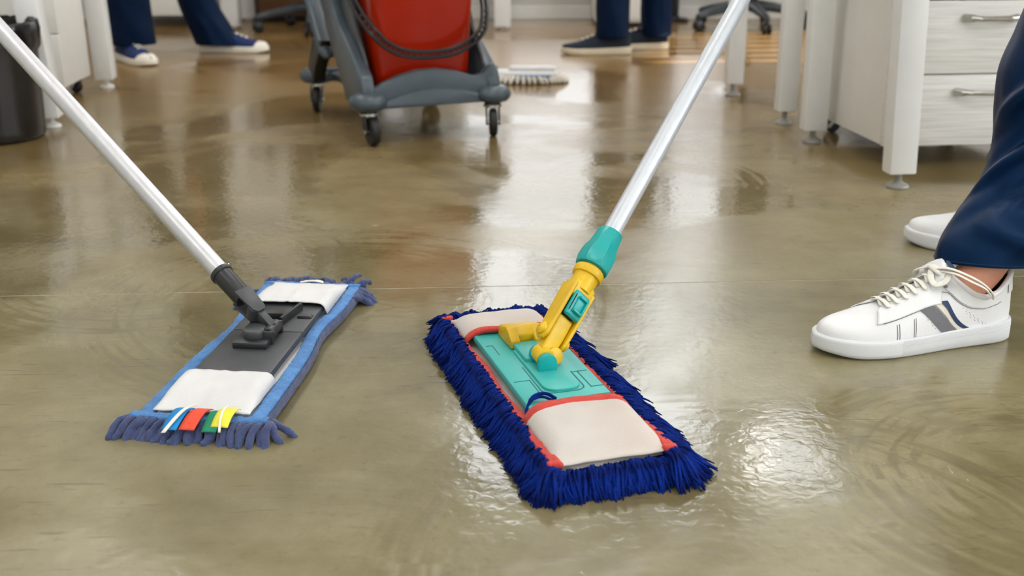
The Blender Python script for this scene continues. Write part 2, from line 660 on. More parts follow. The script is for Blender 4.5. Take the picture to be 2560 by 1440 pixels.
def window(n, hole, y, pane_mat, cols, rows, parent_y_dir=1):
    x0, x1, z0, z1 = hole
    w = bpy.data.objects.new('window_%d' % n, None)
    COL.objects.link(w)
    w['kind'] = 'structure'
    w.location = ((x0 + x1) / 2, y, z0)
    cx, hw, hh = 0, (x1 - x0) / 2, z1 - z0
    bm = NB()
    fw = 0.05
    for sx in (-1, 1):
        box(bm, (sx * (hw - fw / 2), 0, hh / 2), (fw, 0.07, hh))
    for z in (fw / 2, hh - fw / 2):
        box(bm, (0, 0, z), (2 * hw - 2 * fw, 0.07, fw))
    struct('window_frame', bm, M['frame'], w)
    iw, ih = 2 * hw - 2 * fw, hh - 2 * fw
    pw, ph = iw / cols, ih / rows
    for i in range(1, cols):
        bm = NB()
        box(bm, (-hw + fw + i * pw, 0, hh / 2), (0.035, 0.06, ih))
        struct('mullion', bm, M['frame'], w)
    for j in range(1, rows):
        for i in range(cols):
            bm = NB()
            box(bm, (-hw + fw + (i + 0.5) * pw, 0, fw + j * ph), (pw - 0.036, 0.055, 0.03))
            struct('glazing_bar', bm, M['frame'], w)
    if pane_mat:
        for i in range(cols):
            for j in range(rows):
                bm = NB()
                box(bm, (-hw + fw + (i + 0.5) * pw, 0.0, fw + (j + 0.5) * ph), (pw, 0.006, ph))
                struct('pane', bm, pane_mat[j] if isinstance(pane_mat, list) else pane_mat, w)
    bm = NB()
    box(bm, (0, -0.11 * parent_y_dir, -0.012), (2 * hw + 0.06, 0.14, 0.024), bev=0.004)
    struct('window_sill', bm, M['frame'], w)
    return w


window(1, W_MAIN, YB + 0.10, [M['sky_pane_low'], M['sky_pane_mid'], M['sky_pane']], 2, 3)    # brighter sky above, dimmer street below
window(2, W_HIGH, YB + 0.10, M['sky_pane'], 2, 1)
sy0, sy1 = W_SIDE[0], W_SIDE[1]
w2 = window(6, (-(sy1 - sy0) / 2, (sy1 - sy0) / 2, W_SIDE[2], W_SIDE[3]), 0.0, M['glass'], 1, 1)
w2.location = (XR + 0.06, (sy0 + sy1) / 2, W_SIDE[2])
w2.rotation_euler = (0, 0, R(-90))
for k in range(8):
    bm = NB()
    box(bm, (-0.60 + k * 0.172, -0.045, (W_SIDE[3] - W_SIDE[2]) / 2), (0.108, 0.006, W_SIDE[3] - W_SIDE[2] - 0.02))
    struct('blind_slat', bm, M['louvre'], w2)
for i, h in enumerate(REAR):
    window(3 + i, h, YF - 0.10, M['rear_pane'], 2, 1, -1)

for i, (y0, y1, z0, z1) in enumerate(W_RIGHT):
    w = window(7 + i, (-(y1 - y0) / 2, (y1 - y0) / 2, z0, z1), 0.0, M['side_pane'], 2, 1)
    w.location = (XR + 0.06, (y0 + y1) / 2, z0)
    w.rotation_euler = (0, 0, R(-90))

# skirting along the back wall, right of the low cabinet
bm = NB()
box(bm, ((XR - 0.86) / 2, YB - 0.006, 0.035), (XR + 0.86, 0.012, 0.07), bev=0.003)
struct('baseboard_back', bm, M['white_board'])

# ceiling lamps
LAMPS = [(0.2, 4.7), (2.4, 4.7), (-2.0, 4.7), (-2.0, 2.5), (0.2, 2.5), (2.4, 2.5), (-2.0, 0.3), (0.2, 0.3), (2.4, 0.3)]
LAMP_WORDS = ['nearest the tall window', 'before the high window', 'back left of the room', 'over the left desks', 'over the two mops',
              'over the right desks', 'front left of the room', 'front middle of the room', 'front right of the room']
for (x, y), wd in zip(LAMPS, LAMP_WORDS):
    t = thing('ceiling_lamp', 'square white ceiling light panel ' + wd, 'lamp', (x, y, H), 0, 'ceiling light panels')
    bm = NB()
    for s in (-1, 1):
        box(bm, (s * 0.29, 0, -0.02), (0.02, 0.6, 0.04))
        box(bm, (0, s * 0.29, -0.02), (0.56, 0.02, 0.04))
    obj('lamp_frame', bm, M['white_metal'], t, 0)
    bm = NB()
    box(bm, (0, 0, -0.018), (0.56, 0.56, 0.012))
    obj('diffuser', bm, M['lamp'], t, 0)

# one small pendant in the back right, seen only as a glint in the wet floor
t = thing('pendant_lamp', 'small round pendant lamp hanging in the back right of the room', 'lamp', (1.43, 5.8, 2.40))
bm = NB()
lathe(bm, [(0.095, 0.0), (0.09, 0.06), (0.06, 0.13), (0.03, 0.16), (0.02, 0.18)], 32)
obj('shade', bm, M['white_metal'], t)
bm = NB()
lathe(bm, [(0.001, -0.03), (0.06, -0.02), (0.085, -0.004), (0.085, 0.004)], 32, caps=False)
obj('diffuser', bm, M['lamp'], t, 180)
bm = NB()
lathe(bm, [(0.004, 0.17), (0.004, 0.90)], 8)
obj('cord', bm, M['black_plastic'], t)

# ------------------------------------------------------------------ desks
def leveler_bm(h=0.034, r=0.026):
    b = NB()
    lathe(b, [(r * 0.96, 0.0), (r, 0.003), (r * 0.92, 0.007), (r * 0.45, 0.013), (r * 0.3, 0.018), (r * 0.26, h + 0.02)], 20)
    return b


def desk(label, origin, rz, W, D, side, leg_y, lean=(0.0, 0.0), legw=0.06, legd=0.08, lift=0.034, foot=None):
    """origin: floor point under the visible end's front leg; side +1 desk runs to +x, -1 to -x; leg_y: list of y of the legs"""
    t = thing('office_desk', label, 'desk', origin, rz, 'office desks')
    top = 0.72
    bm = NB()
    box(bm, (side * (W / 2 - 0.04), sum(leg_y) / 2, top + 0.0125), (W, D, 0.025), bev=0.003)
    obj('tabletop', bm, M['white_board'], t)
    for ex in (0.0, side * (W - 0.12)):
        for k, y in enumerate(leg_y):
            s = 1 if ex == 0.0 else -1
            lx, ly = lean[0] * s * (1 if k == 0 else 0.35), lean[1] if k == 0 else 0.0
            bm = NB()
            a = bmesh.new()
            q = []
            for z, dx, dy in ((lift, 0, 0), (top, lx, ly)):
                q.append([a.verts.new((ex + dx + sx * legw / 2, y + dy + sy * legd / 2, z)) for sx, sy in ((-1, -1), (1, -1), (1, 1), (-1, 1))])
            a.faces.new(q[0][::-1])
            a.faces.new(q[1])
            for i in range(4):
                a.faces.new((q[0][i], q[0][(i + 1) % 4], q[1][(i + 1) % 4], q[1][i]))
            bmesh.ops.bevel(a, geom=list(a.edges), offset=0.004, segments=2, profile=0.5, affect='EDGES')
            add(bm, a)
            lg = obj('leg', bm, M['white_metal'], t)
            fb = leveler_bm(lift)
            bmesh.ops.translate(fb, vec=(ex, y, 0), verts=fb.verts)
            obj('leveler', fb, M['leveler'] if foot is None else foot, lg)
        bm = NB()
        box(bm, (ex + lean[0] * 0.8 * (1 if ex == 0 else -1), sum(leg_y) / 2 + lean[1] * 0.45, top - 0.03), (0.04, leg_y[-1] - leg_y[0] - 0.02, 0.05), bev=0.003)
        obj('end_beam', bm, M['white_metal'], t)
    bm = NB()
    box(bm, (side * (W / 2 - 0.06), leg_y[-1] - 0.05, top - 0.03), (W - 0.2, 0.04, 0.05), bev=0.003)
    obj('long_beam', bm, M['white_metal'], t)
    return t


desk('white office desk at right edge, drawer pedestal under it', (0.8786, 2.4909, 0), R(7.2), 1.5, 0.62, 1, [0.0, 0.517], (-0.03, 0.0), 0.063, 0.046, 0.034)
desk('white office desk behind the drawer pedestal desk, thin dark adjustable feet', (0.7986, 3.2667, 0), R(5.8), 1.5, 0.60, 1, [0.0, 0.526], (0, 0), 0.056, 0.046, 0.04)
desk('white office desk standing behind the black waste bin', (-1.333, 3.225, 0), R(7.3), 1.5, 0.80, -1, [0.0, 0.747], (-0.045, 0.0), 0.062, 0.075, 0.03, M['white_metal'])
desk('white desk by the back wall behind the sneakered legs on the left', (-1.45, 5.93, 0), R(1), 1.2, 0.5, -1, [0.0, 0.44], (0, 0), 0.085, 0.085, 0.012, M['white_metal'])
desk('white desk by the back wall hidden mostly behind the red bucket', (-0.05, 5.93, 0), R(1), 0.70, 0.5, -1, [0.0, 0.40], (0, 0), 0.085, 0.085, 0.012, M['white_metal'])


def caster_parts(parent, x, y, z_top, r, m_wheel, rz=0.0, w=0.02, name='caster'):
    """a twin-fork furniture caster: fork is the part, wheel and hub are its sub-parts"""
    R4 = Matrix.Translation((x, y, 0)) @ Matrix.Rotation(rz, 4, 'Z')
    bm = NB()
    for s in (-1, 1):
        prism(bm, [(-0.35 * r, z_top - 0.004), (0.9 * r, r * 0.9), (0.9 * r, r * 0.6), (0.45 * r, r * 0.6), (-0.65 * r, z_top - 0.004)][::1], -0.0015, 0.0015,
              R4 @ Matrix.Translation((0.25 * r, s * (w / 2 + 0.003), 0)) @ Matrix.Rotation(PI / 2, 4, 'X'))
    box(bm, (0, 0, z_top - 0.003), (r * 0.9, w + 0.01, 0.006), bev=0.001, Mx=R4)
    f = obj(name, bm, M['chrome'], parent)
    bm = NB()
    lathe(bm, [(r * 0.9, -w / 2), (r, -w / 2 + 0.003), (r, w / 2 - 0.003), (r * 0.9, w / 2)], 24,
          R4 @ Matrix.Translation((0.55 * r, 0, r)) @ Matrix.Rotation(PI / 2, 4, 'X'))
    obj('wheel', bm, m_wheel, f)
    return f


def pedestal(label, origin, rz, W, D, z0, z1, n_draw, front=-1, m_body='white_board', m_front='grain', handles=True, inset=0.062):
    """mobile drawer unit; origin = floor point under the front left corner; front faces -y"""
    t = thing('drawer_pedestal', label, 'drawers', origin, rz, 'drawer pedestals')
    bm = NB()
    th = 0.018
    box(bm, (th / 2, D / 2 + 0.009, (z0 + z1) / 2), (th, D - 0.018, z1 - z0), bev=0.0015)
    box(bm, (W - th / 2, D / 2 + 0.009, (z0 + z1) / 2), (th, D - 0.018, z1 - z0), bev=0.0015)
    box(bm, (W / 2, D - th / 2, (z0 + z1) / 2), (W - 2 * th, th, z1 - z0))
    box(bm, (W / 2, D / 2 + 0.009, z0 + th / 2), (W - 2 * th, D - 0.036, th))
    box(bm, (W / 2, D / 2 + 0.009, z1 - th / 2), (W - 2 * th, D - 0.036, th))
    obj('body', bm, M[m_body], t)
    hs = [z0 - 0.004]
    dh = (z1 - z0) / n_draw
    for k in range(n_draw):
        bm = NB()
        a, b = z0 - 0.002 + k * dh, z0 + (k + 1) * dh - 0.005
        box(bm, (W / 2, 0.009, (a + b) / 2), (W - 0.002, 0.017, b - a), bev=0.0015)
        d = obj('drawer', bm, M[m_front], t)
        if handles:
            hb = NB()
            hz = b - 0.04
            pts = []
            for i in range(13):
                u = i / 12
                pts.append((W / 2 + (u - 0.5) * 0.13, -0.026 * math.sin(PI * min(1, max(0, u))) ** 0.35 - 0.001, hz))
            tube(hb, pts, [0.010 if i in (0, 12) else (0.009 if i in (1, 11) else 0.006) for i in range(13)], 10)
            obj('handle', hb, M['chrome'], d)
    for cx, cy in ((0.17 if D > 0.4 else 0.085, 0.20 if D > 0.4 else 0.08), (W - 0.06, 0.17 if D > 0.4 else 0.08), (0.062, D - 0.062), (W - inset, D - inset)):
        caster_parts(t, cx, cy, z0, z0 * 0.42, M['black_plastic'], R(150), 0.018)
    return t


pedestal('white woodgrain drawer pedestal with curved steel handles under the right desk', (0.905, 2.70, 0), R(6.5), 0.47, 0.50, 0.052, 0.575, 3)
pedestal('white drawer pedestal on a chrome caster between the left desk legs', (-1.77, 3.565, 0), R(4.5), 0.345, 0.29, 0.056, 0.57, 3, handles=False, inset=0.034, m_front='white_board')
pedestal('pale low drawer pedestal behind the sneakered legs by the back wall', (-2.05, 6.0, 0), R(2), 0.42, 0.40, 0.06, 0.56, 3, handles=False, m_front='white_board')

# low brown cabinet by the back wall
t = thing('low_cabinet', 'low brown wooden cabinet against the back wall behind an office chair', 'cabinet', (-1.09, 6.33, 0))
bm = NB()
box(bm, (0, 0, 0.36), (0.58, 0.18, 0.66), bev=0.003)
obj('body', bm, M['wood'], t)
bm = NB()
box(bm, (0, 0.02, 0.015), (0.54, 0.13, 0.03))
obj('plinth', bm, M['plinth_dark'], t, 0)
for s in (-1, 1):
    bm = NB()
    box(bm, (s * 0.143, -0.097, 0.36), (0.28, 0.014, 0.64), bev=0.002)
    d = obj('door', bm, M['wood'], t)
    bm = NB()
    tube(bm, [(s * 0.03, -0.105, 0.40), (s * 0.03, -0.122, 0.41), (s * 0.03, -0.122, 0.49), (s * 0.03, -0.105, 0.50)], 0.004, 8)
    obj('handle', bm, M['chrome'], d)

# a white tambour side cabinet and a black post in the right background
t = thing('side_cabinet', 'narrow white side cabinet in the back right, behind the standing navy legs', 'cabinet', (0.62, 6.22, 0))
bm = NB()
box(bm, (0, 0, 0.24), (0.36, 0.38, 0.44), bev=0.004)
obj('body', bm, M['white_board'], t)
bm = NB()
box(bm, (0, 0.01, 0.011), (0.33, 0.34, 0.022))
obj('plinth', bm, M['plinth_dark'], t, 0)
bm = NB()
box(bm, (0, -0.196, 0.245), (0.34, 0.012, 0.42), bev=0.002)
d = obj('door', bm, M['white_board'], t)
bm = NB()
tube(bm, [(0.13, -0.202, 0.24), (0.13, -0.222, 0.245), (0.13, -0.222, 0.33), (0.13, -0.202, 0.335)], 0.004, 8)
obj('handle', bm, M['chrome'], d)

t = thing('coat_stand', 'slim black upright stand just right of the navy legs at the back', 'stand', (0.895, 6.32, 0))
bm = NB()
lathe(bm, [(0.075, 0), (0.08, 0.006), (0.075, 0.016), (0.03, 0.022), (0.024, 0.03)], 28)
obj('base', bm, M['black_plastic'], t)
bm = NB()
lathe(bm, [(0.022, 0.028), (0.022, 1.6), (0.015, 1.62)], 18)
obj('pole', bm, M['black_plastic'], t)
for k in range(4):
    a = k * PI / 2 + 0.4
    bm = NB()
    tube(bm, [(0.015 * math.cos(a), 0.015 * math.sin(a), 1.5), (0.07 * math.cos(a), 0.07 * math.sin(a), 1.52), (0.1 * math.cos(a), 0.1 * math.sin(a), 1.58)], 0.007, 8, round_ends=True)
    obj('hook', bm, M['black_plastic'], t)


# ------------------------------------------------------------------ office chairs
def office_chair(label, loc, rz):
    t = thing('office_chair', label, 'chair', loc, rz, 'office chairs')
    for k in range(5):
        a = 2 * PI * k / 5
        Mx = Matrix.Rotation(a, 4, 'Z')
        bm = NB()
        pts = [Mx @ Vector(p) for p in ((0.02, 0, 0.118), (0.12, 0, 0.110), (0.24, 0, 0.088), (0.30, 0, 0.074))]
        tube(bm, pts, [0.030, 0.026, 0.020, 0.017], 10, round_ends=True)
        lg = obj('leg', bm, M['grey_dark'], t)
        bm = NB()
        lathe(bm, [(0.010, 0.04), (0.010, 0.075)], 10, Mx @ Matrix.Translation((0.295, 0, 0)))
        for s in (-1, 1):
            lathe(bm, [(0.022, -0.008), (0.0265, -0.005), (0.0265, 0.005), (0.022, 0.008)], 20,
                  Mx @ Matrix.Translation((0.30, s * 0.013, 0.0265)) @ Matrix.Rotation(PI / 2, 4, 'X'))
        box(bm, (0.296, 0, 0.045), (0.035, 0.014, 0.025), bev=0.004, Mx=Mx)
        obj('caster', bm, M['black_plastic'], lg)
    bm = NB()
    lathe(bm, [(0.045, 0.09), (0.045, 0.15), (0.03, 0.16), (0.03, 0.27), (0.018, 0.275), (0.018, 0.42)], 20)
    obj('column', bm, M['black_plastic'], t)
    bm = NB()
    prism(bm, rrect(0.48, 0.46, 0.10), 0.42, 0.50, bev=0.025, seg=3)
    obj('seat', bm, M['fabric_black'], t)
    bm = NB()
    prism(bm, rrect(0.44, 0.52, 0.10), -0.03, 0.03, Matrix.Translation((0, 0.25, 0.82)) @ Matrix.Rotation(R(82), 4, 'X'), bev=0.02, seg=3)
    obj('backrest', bm, M['fabric_black'], t)
    bm = NB()
    tube(bm, [(0, 0.1, 0.40), (0, 0.26, 0.42), (0, 0.30, 0.55), (0, 0.285, 0.75)], 0.018, 10, 0.6)
    obj('back_bracket', bm, M['black_plastic'], t)
    for s in (-1, 1):
        bm = NB()
        tube(bm, [(s * 0.2, 0.05, 0.43), (s * 0.28, 0.05, 0.45), (s * 0.29, 0.05, 0.66), (s * 0.29, -0.12, 0.67)], 0.016, 10, round_ends=True)
        obj('armrest', bm, M['black_plastic'], t)
    return t


office_chair('black office chair on casters left of the red bucket trolley', (-0.99, 5.83, 0), R(200))
office_chair('black office chair near the black stand, behind the whitish mop handle', (1.22, 5.94, 0), R(205))
office_chair('black office chair seen between the right desk legs at the back', (1.92, 6.02, 0), R(190))

# ------------------------------------------------------------------ waste bin
t = thing('waste_bin', 'black plastic waste bin lined with a black bag, left edge beside a white desk', 'bin', (-1.432, 3.066, 0))
bm = NB()
lathe(bm, [(0.120, 0.0), (0.132, 0.004), (0.136, 0.012), (0.137, 0.03), (0.142, 0.22), (0.146, 0.300), (0.149, 0.302), (0.149, 0.308), (0.142, 0.308), (0.138, 0.22), (0.130, 0.02), (0.0, 0.014)], 56, caps=False)
lathe(bm, [(0.0001, 0.001), (0.122, 0.0)], 56, caps=False)
obj('bin_body', bm, M['black_bin'], t, 50)


def bag_pt(i, j):
    a = 2 * PI * i / 96
    prof = [(0.138, 0.20), (0.140, 0.27), (0.143, 0.306), (0.148, 0.316), (0.153, 0.310), (0.153, 0.290), (0.152, 0.265), (0.149, 0.243)]
    r, z = prof[j]
    w = noise.noise(Vector((math.cos(a) * 5, math.sin(a) * 5, j * 0.7)))
    w2 = noise.noise(Vector((math.cos(a) * 12, math.sin(a) * 12, j * 1.3 + 5)))
    if j >= 2:
        r += 0.005 * w + 0.004 * w2
        z += 0.006 * w2 + (0.012 * w if j >= 5 else 0.0)
    return Vector((r * math.cos(a), r * math.sin(a), z))


bm = NB()
grid(bm, bag_pt, 96, 8, True)
obj('bin_bag', bm, M['bag'], t, 180)

# ------------------------------------------------------------------ mop trolley and bucket
TR = thing('mop_trolley', 'slate grey plastic mop trolley on casters carrying the red bucket', 'trolley', (-0.2227, 3.052, 0), R(23))
bm = NB()
prism(bm, rrect(0.30, 0.50, 0.04), 0.105, 0.125, Matrix.Translation((0, 0.27, 0)), bev=0.006)
obj('tray', bm, M['grey_dark'], TR)

bm = NB()
top = [(-0.185, 0.150), (-0.150, 0.152), (-0.135, 0.160), (-0.09, 0.178), (-0.04, 0.190), (0.02, 0.192), (0.08, 0.181), (0.125, 0.166), (0.150, 0.170), (0.165, 0.188), (0.185, 0.198)]
bot = [(0.195, 0.094), (0.10, 0.093), (0.0, 0.094), (-0.10, 0.093), (-0.195, 0.092)]
MXZ = Matrix.Rotation(PI / 2, 4, 'X')
prism(bm, top[::-1] + [(-0.19, 0.12)] + bot[::-1][0:0] + bot[::-1] + [(0.19, 0.12)], -0.015, 0.02, MXZ, bev=0.005)
# proud lower lip whose upper edge arcs like the top edge
lip = [(-0.15, 0.112), (-0.09, 0.128), (-0.03, 0.140), (0.03, 0.141), (0.09, 0.133), (0.15, 0.118), (0.16, 0.095), (-0.16, 0.094)]
prism(bm, lip[::-1], 0.015, 0.030, MXZ, bev=0.006)
obj('front_beam', bm, M['grey_plastic'], TR)
bm = NB()
box(bm, (0, 0.545, 0.112), (0.36, 0.05, 0.04), bev=0.008)
obj('rear_beam', bm, M['grey_plastic'], TR)

MYZ = Matrix(((0, 0, 1, 0), (1, 0, 0, 0), (0, 1, 0, 0), (0, 0, 0, 1)))    # (y, z, x) -> (x, y, z)
arm = [(-0.028, 0.094), (-0.026, 0.15), (-0.010, 0.180), (0.066, 0.225), (0.15, 0.270), (0.215, 0.300), (0.262, 0.345), (0.275, 0.42), (0.28, 0.62),
       (0.40, 0.62), (0.392, 0.42), (0.372, 0.335), (0.335, 0.275), (0.27, 0.215), (0.19, 0.150), (0.145, 0.094)]
for s, nm in ((-1, 'side_arm'), (1, 'side_arm')):
    bm = NB()
    x0, x1 = (-0.198, -0.160) if s < 0 else (0.160, 0.198)
    prism(bm, arm, x0, x1, MYZ, bev=0.009, seg=3)
    obj(nm, bm, M['grey_plastic'], TR)
    bm = NB()
    prism(bm, [(0.0, 0.125), (0.005, 0.165), (0.035, 0.215), (0.10, 0.285), (0.135, 0.345), (0.15, 0.45), (0.155, 0.60), (0.34, 0.60), (0.33, 0.30), (0.20, 0.17), (0.15, 0.125)],
          min(s * 0.161, s * 0.172), max(s * 0.161, s * 0.172), MYZ, bev=0.004)
    obj('side_wall', bm, M['grey_dark'], TR)
    bm = NB()
    prism(bm, [(0.50, 0.094), (0.575, 0.094), (0.545, 0.16), (0.475, 0.235), (0.37, 0.235), (0.41, 0.19), (0.47, 0.14)], s * 0.165, s * 0.205, MYZ, bev=0.006)
    obj('rear_leg', bm, M['black_plastic'], TR)
    bm = NB()
    p = [(s * 0.185, 0.385, 0.20), (s * 0.188, 0.455, 0.27), (s * 0.19, 0.53, 0.36), (s * 0.19, 0.60, 0.50), (s * 0.19, 0.66, 0.90)]
    tube(bm, [cr(p, i / 16) for i in range(17)], 0.024, 12, 0.62, round_ends=True)
    obj('handle_upright', bm, M['grey_plastic'], TR)
    for yy, zz in ((-0.012, 0.118), (0.56, 0.112)):
        bm = NB()
        lathe(bm, [(0.030, -0.024), (0.042, -0.022), (0.050, -0.012), (0.052, -0.002), (0.047, 0.010), (0.032, 0.019), (0.001, 0.022)], 32, Matrix.Translation((s * 0.178, yy, zz)), caps=False)
        obj('bumper', bm, M['grey_plastic'], TR, 60)
bm = NB()
tube(bm, [(-0.19, 0.66, 0.88), (-0.17, 0.665, 0.93), (-0.12, 0.668, 0.945), (0.12, 0.668, 0.945), (0.17, 0.665, 0.93), (0.19, 0.66, 0.88)], 0.018, 12)
obj('push_handle', bm, M['grey_plastic'], TR)


def trolley_caster(x, y, rz):
    Mx = Matrix.Translation((x, y, 0)) @ Matrix.Rotation(rz, 4, 'Z')
    bm = NB()
    lathe(bm, [(0.021, 0.080), (0.023, 0.082), (0.023, 0.094), (0.020, 0.100)], 20, Mx)
    for s in (-1, 1):
        prism(bm, [(-0.016, 0.084), (0.016, 0.084), (0.034, 0.042), (0.030, 0.031), (0.018, 0.031), (-0.006, 0.052)], -0.0018, 0.0018,
              Mx @ Matrix.Translation((0, s * 0.0175, 0)) @ MXZ, bev=0.0008)
    f = obj('caster', bm, M['black_plastic'], TR)
    bm = NB()
    lathe(bm, [(0.0245, 0.078), (0.0255, 0.079), (0.0255, 0.085), (0.0245, 0.086)], 24, Mx)
    obj('swivel_ring', bm, M['chrome'], f)
    bm = NB()
    lathe(bm, [(0.028, -0.011), (0.035, -0.010), (0.0385, -0.005), (0.0385, 0.005), (0.035, 0.010), (0.028, 0.011)], 32,
          Mx @ Matrix.Translation((0.023, 0, 0.0385)) @ MXZ)
    obj('wheel', bm, M['rubber'], f)
    bm = NB()
    lathe(bm, [(0.006, -0.021), (0.006, 0.021)], 12, Mx @ Matrix.Translation((0.023, 0, 0.0385)) @ MXZ)
    obj('axle', bm, M['chrome'], f)


trolley_caster(-0.178, -0.012, R(-85))
trolley_caster(0.178, -0.012, R(-108))
trolley_caster(-0.178, 0.56, R(-112))
trolley_caster(0.178, 0.56, R(-70))

BK = thing('bucket', 'glossy red plastic bucket with black bail handle, standing in the grey trolley', 'bucket',
           (-0.2227 - 0.02 * math.cos(R(23)) * 0 - 0.165 * math.sin(R(23)), 3.052 + 0.165 * math.cos(R(23)), 0.1265), R(23))
bm = NB()


def bucket_ring(z, inset=0.0):
    k = z / 0.36
    return [(x, y, z) for x, y in rrect(0.268 + 0.034 * k - 2 * inset, 0.235 + 0.05 * k - 2 * inset, 0.030 - inset * 0.8, 6)]


rings = [bucket_ring(0.0, 0.012), bucket_ring(0.003, 0.004), bucket_ring(0.010, 0.0)]
rings += [bucket_ring(0.01 + 0.33 * i / 8) for i in range(1, 9)]
rings += [bucket_ring(0.343, -0.010), bucket_ring(0.352, -0.012), bucket_ring(0.362, -0.010), bucket_ring(0.362, 0.003), bucket_ring(0.02, 0.004)]
prev = None
for rg in rings:
    vs = [bm.verts.new(p) for p in rg]
    n = len(vs)
    if prev:
        for k in range(n):
            bm.faces.new((prev[k], prev[(k + 1) % n], vs[(k + 1) % n], vs[k]))
    else:
        bm.faces.new(vs[::-1])
    prev = vs
bm.faces.new(prev)
obj('bucket_body', bm, M['red'], BK, 40)
# bail hanging forward: two rails joined by short rungs
pv = Vector((0, 0.0, 0.335))


def bail_pt(u, dr=0.0):
    a = PI * u
    rx, dz = 0.192 + dr, 0.232 + dr
    y0 = -0.172 - 0.004
    w = math.sin(a) ** 0.75 if 0 < u < 1 else 0
    return Vector((-rx * math.copysign(abs(math.cos(a)) ** 0.80, math.cos(a)), y0 * min(1, w * 1.35), pv.z - dz * w))


bm = NB()
for dr in (-0.0075, 0.0075):
    tube(bm, [bail_pt(i / 40, dr) for i in range(41)], 0.0055, 8)
for i in range(3, 38, 1):
    if i < 6 or i > 34:
        continue
    tube(bm, [bail_pt(i / 40, -0.007), bail_pt(i / 40, 0.007)], 0.0028, 6)
for s in (0.0, 1.0):
    c = bail_pt(s)
    box(bm, (c.x * 0.93, c.y, c.z), (0.04, 0.026, 0.026), bev=0.006)
obj('bail_handle', bm, M['black_plastic'], BK)

# ------------------------------------------------------------------ far whitish flat mop on the floor behind the trolley
FM = thing('flat_mop', 'whitish flat mop with a blue-grey stripe lying right of the trolley', 'mop', (0.035, 4.10, 0), R(-4))
bm = NB()
for k in range(46):
    a = 2 * PI * k / 46
    r = 1.0 + 0.12 * noise.noise(Vector((k * 0.9, 0, 0)))
    c = Vector((0.125 * math.cos(a), 0.055 * math.sin(a), 0.022))
    e = Vector((0.165 * r * math.cos(a), 0.085 * r * math.sin(a), 0.007))
    tube(bm, [c, (c + e) / 2 + Vector((0, 0, 0.006)), e], [0.009, 0.009, 0.007], 6, round_ends=True)
o = obj('fringe', bm, M['grey_mop'], FM, 180)
o['kind'] = 'stuff'
bm = NB()
prism(bm, rrect(0.27, 0.10, 0.04), 0.012, 0.040, bev=0.010, seg=3)
obj('pad', bm, M['canvas'], FM)
bm = NB()
prism(bm, rrect(0.17, 0.05, 0.012), 0.036, 0.056, Matrix.Translation((0.04, 0, 0)), bev=0.007, seg=3)
obj('plate', bm, M['canvas'], FM)
bm = NB()
tube(bm, [(-0.02, -0.056, 0.026), (0.05, -0.058, 0.027), (0.105, -0.050, 0.026)], 0.009, 8, 0.5)
obj('stripe', bm, M['blue_stripe'], FM)
bm = NB()
tube(bm, [(-0.09, 0.0, 0.040), (-0.11, 0.0, 0.050), (-0.17, 0.01, 0.085)], 0.013, 10)
obj('socket', bm, M['mop_grey'], FM)
bm = NB()
tube(bm, [(-0.15, 0.012, 0.073), (-0.75, 0.05, 0.44), (-1.25, 0.10, 0.745)], 0.0125, 14)
obj('pole', bm, M['alu'], FM)

# ------------------------------------------------------------------ left mop: blue edged flat mop on a charcoal plate
LM = thing('flat_mop', 'flat mop with blue webbing edges, charcoal plate and coloured tags at its near end', 'mop', (-0.355, 1.4957, 0), R(-6.1))
LMI = (Matrix.Translation((-0.355, 1.4957, 0)) @ Matrix.Rotation(R(-6.1), 4, 'Z')).inverted()


def lm_edge(y):
    """half width of the pad at y: the left edge is drawn in a little at the middle"""
    return 0.0815 - 0.010 * math.exp(-((y - 0.05) / 0.07) ** 2)


def pad_z(x, y):
    return 0.017 + 0.0025 * math.exp(-(x / 0.06) ** 2) + 0.0018 * noise.noise(Vector((x * 22, y * 16, 1)))


bm = NB()
NXP, NYP = 18, 44


def lm_pad(i, j):
    v = -1 + 2 * i / (NXP - 1)
    y = -0.252 + 0.504 * j / (NYP - 1)
    x = v * (lm_edge(y) - 0.006)
    return Vector((x, y, pad_z(x, y) - 0.004))


V = grid(bm, lm_pad, NXP, NYP)
PAD = obj('pad', bm, M['canvas'], LM, 180)
solidify(PAD, 0.012, -1)


def web_strip(parent, name, m, path, width, z_at, amp=0.0012, th=0.006, seed=0.0, puff=0.003):
    """stitched webbing: a soft domed strip along a path of (x, y)"""
    pts = [Vector((p[0], p[1], 0)) for p in path]
    n = len(pts)
    cum = [0.0]
    for a, b in zip(pts, pts[1:]):
        cum.append(cum[-1] + (b - a).length)
    bm = NB()
    NU, NV = max(24, int(cum[-1] / 0.004)), 9

    def P(i, j):
        d = cum[-1] * i / (NU - 1)
        k = max(q for q in range(n - 1) if cum[q] <= d + 1e-9)
        f = (d - cum[k]) / (cum[k + 1] - cum[k])
        c = pts[k].lerp(pts[k + 1], f)
        T = (pts[k + 1] - pts[k]).normalized()
        Nn = Vector((-T.y, T.x, 0))
        v = -1 + 2 * j / (NV - 1)
        rip = noise.noise(Vector((d * 120, v * 2, seed)))
        edge = noise.noise(Vector((d * 60, seed * 3, 7)))
        p = c + Nn * (v * width / 2 * (1 + 0.07 * edge))
        z = z_at(p.x, p.y) + puff * (1 - v * v) ** 0.5 + amp * rip - 0.0012 * math.exp(-((abs(v) - 0.33) / 0.10) ** 2)
        if abs(v) > 0.99:
            z -= th * 0.8
        return Vector((p.x, p.y, z))
    grid(bm, P, NU, NV)
    o = obj(name, bm, m, parent, 180)
    solidify(o, th * 0.5, -1)
    return o


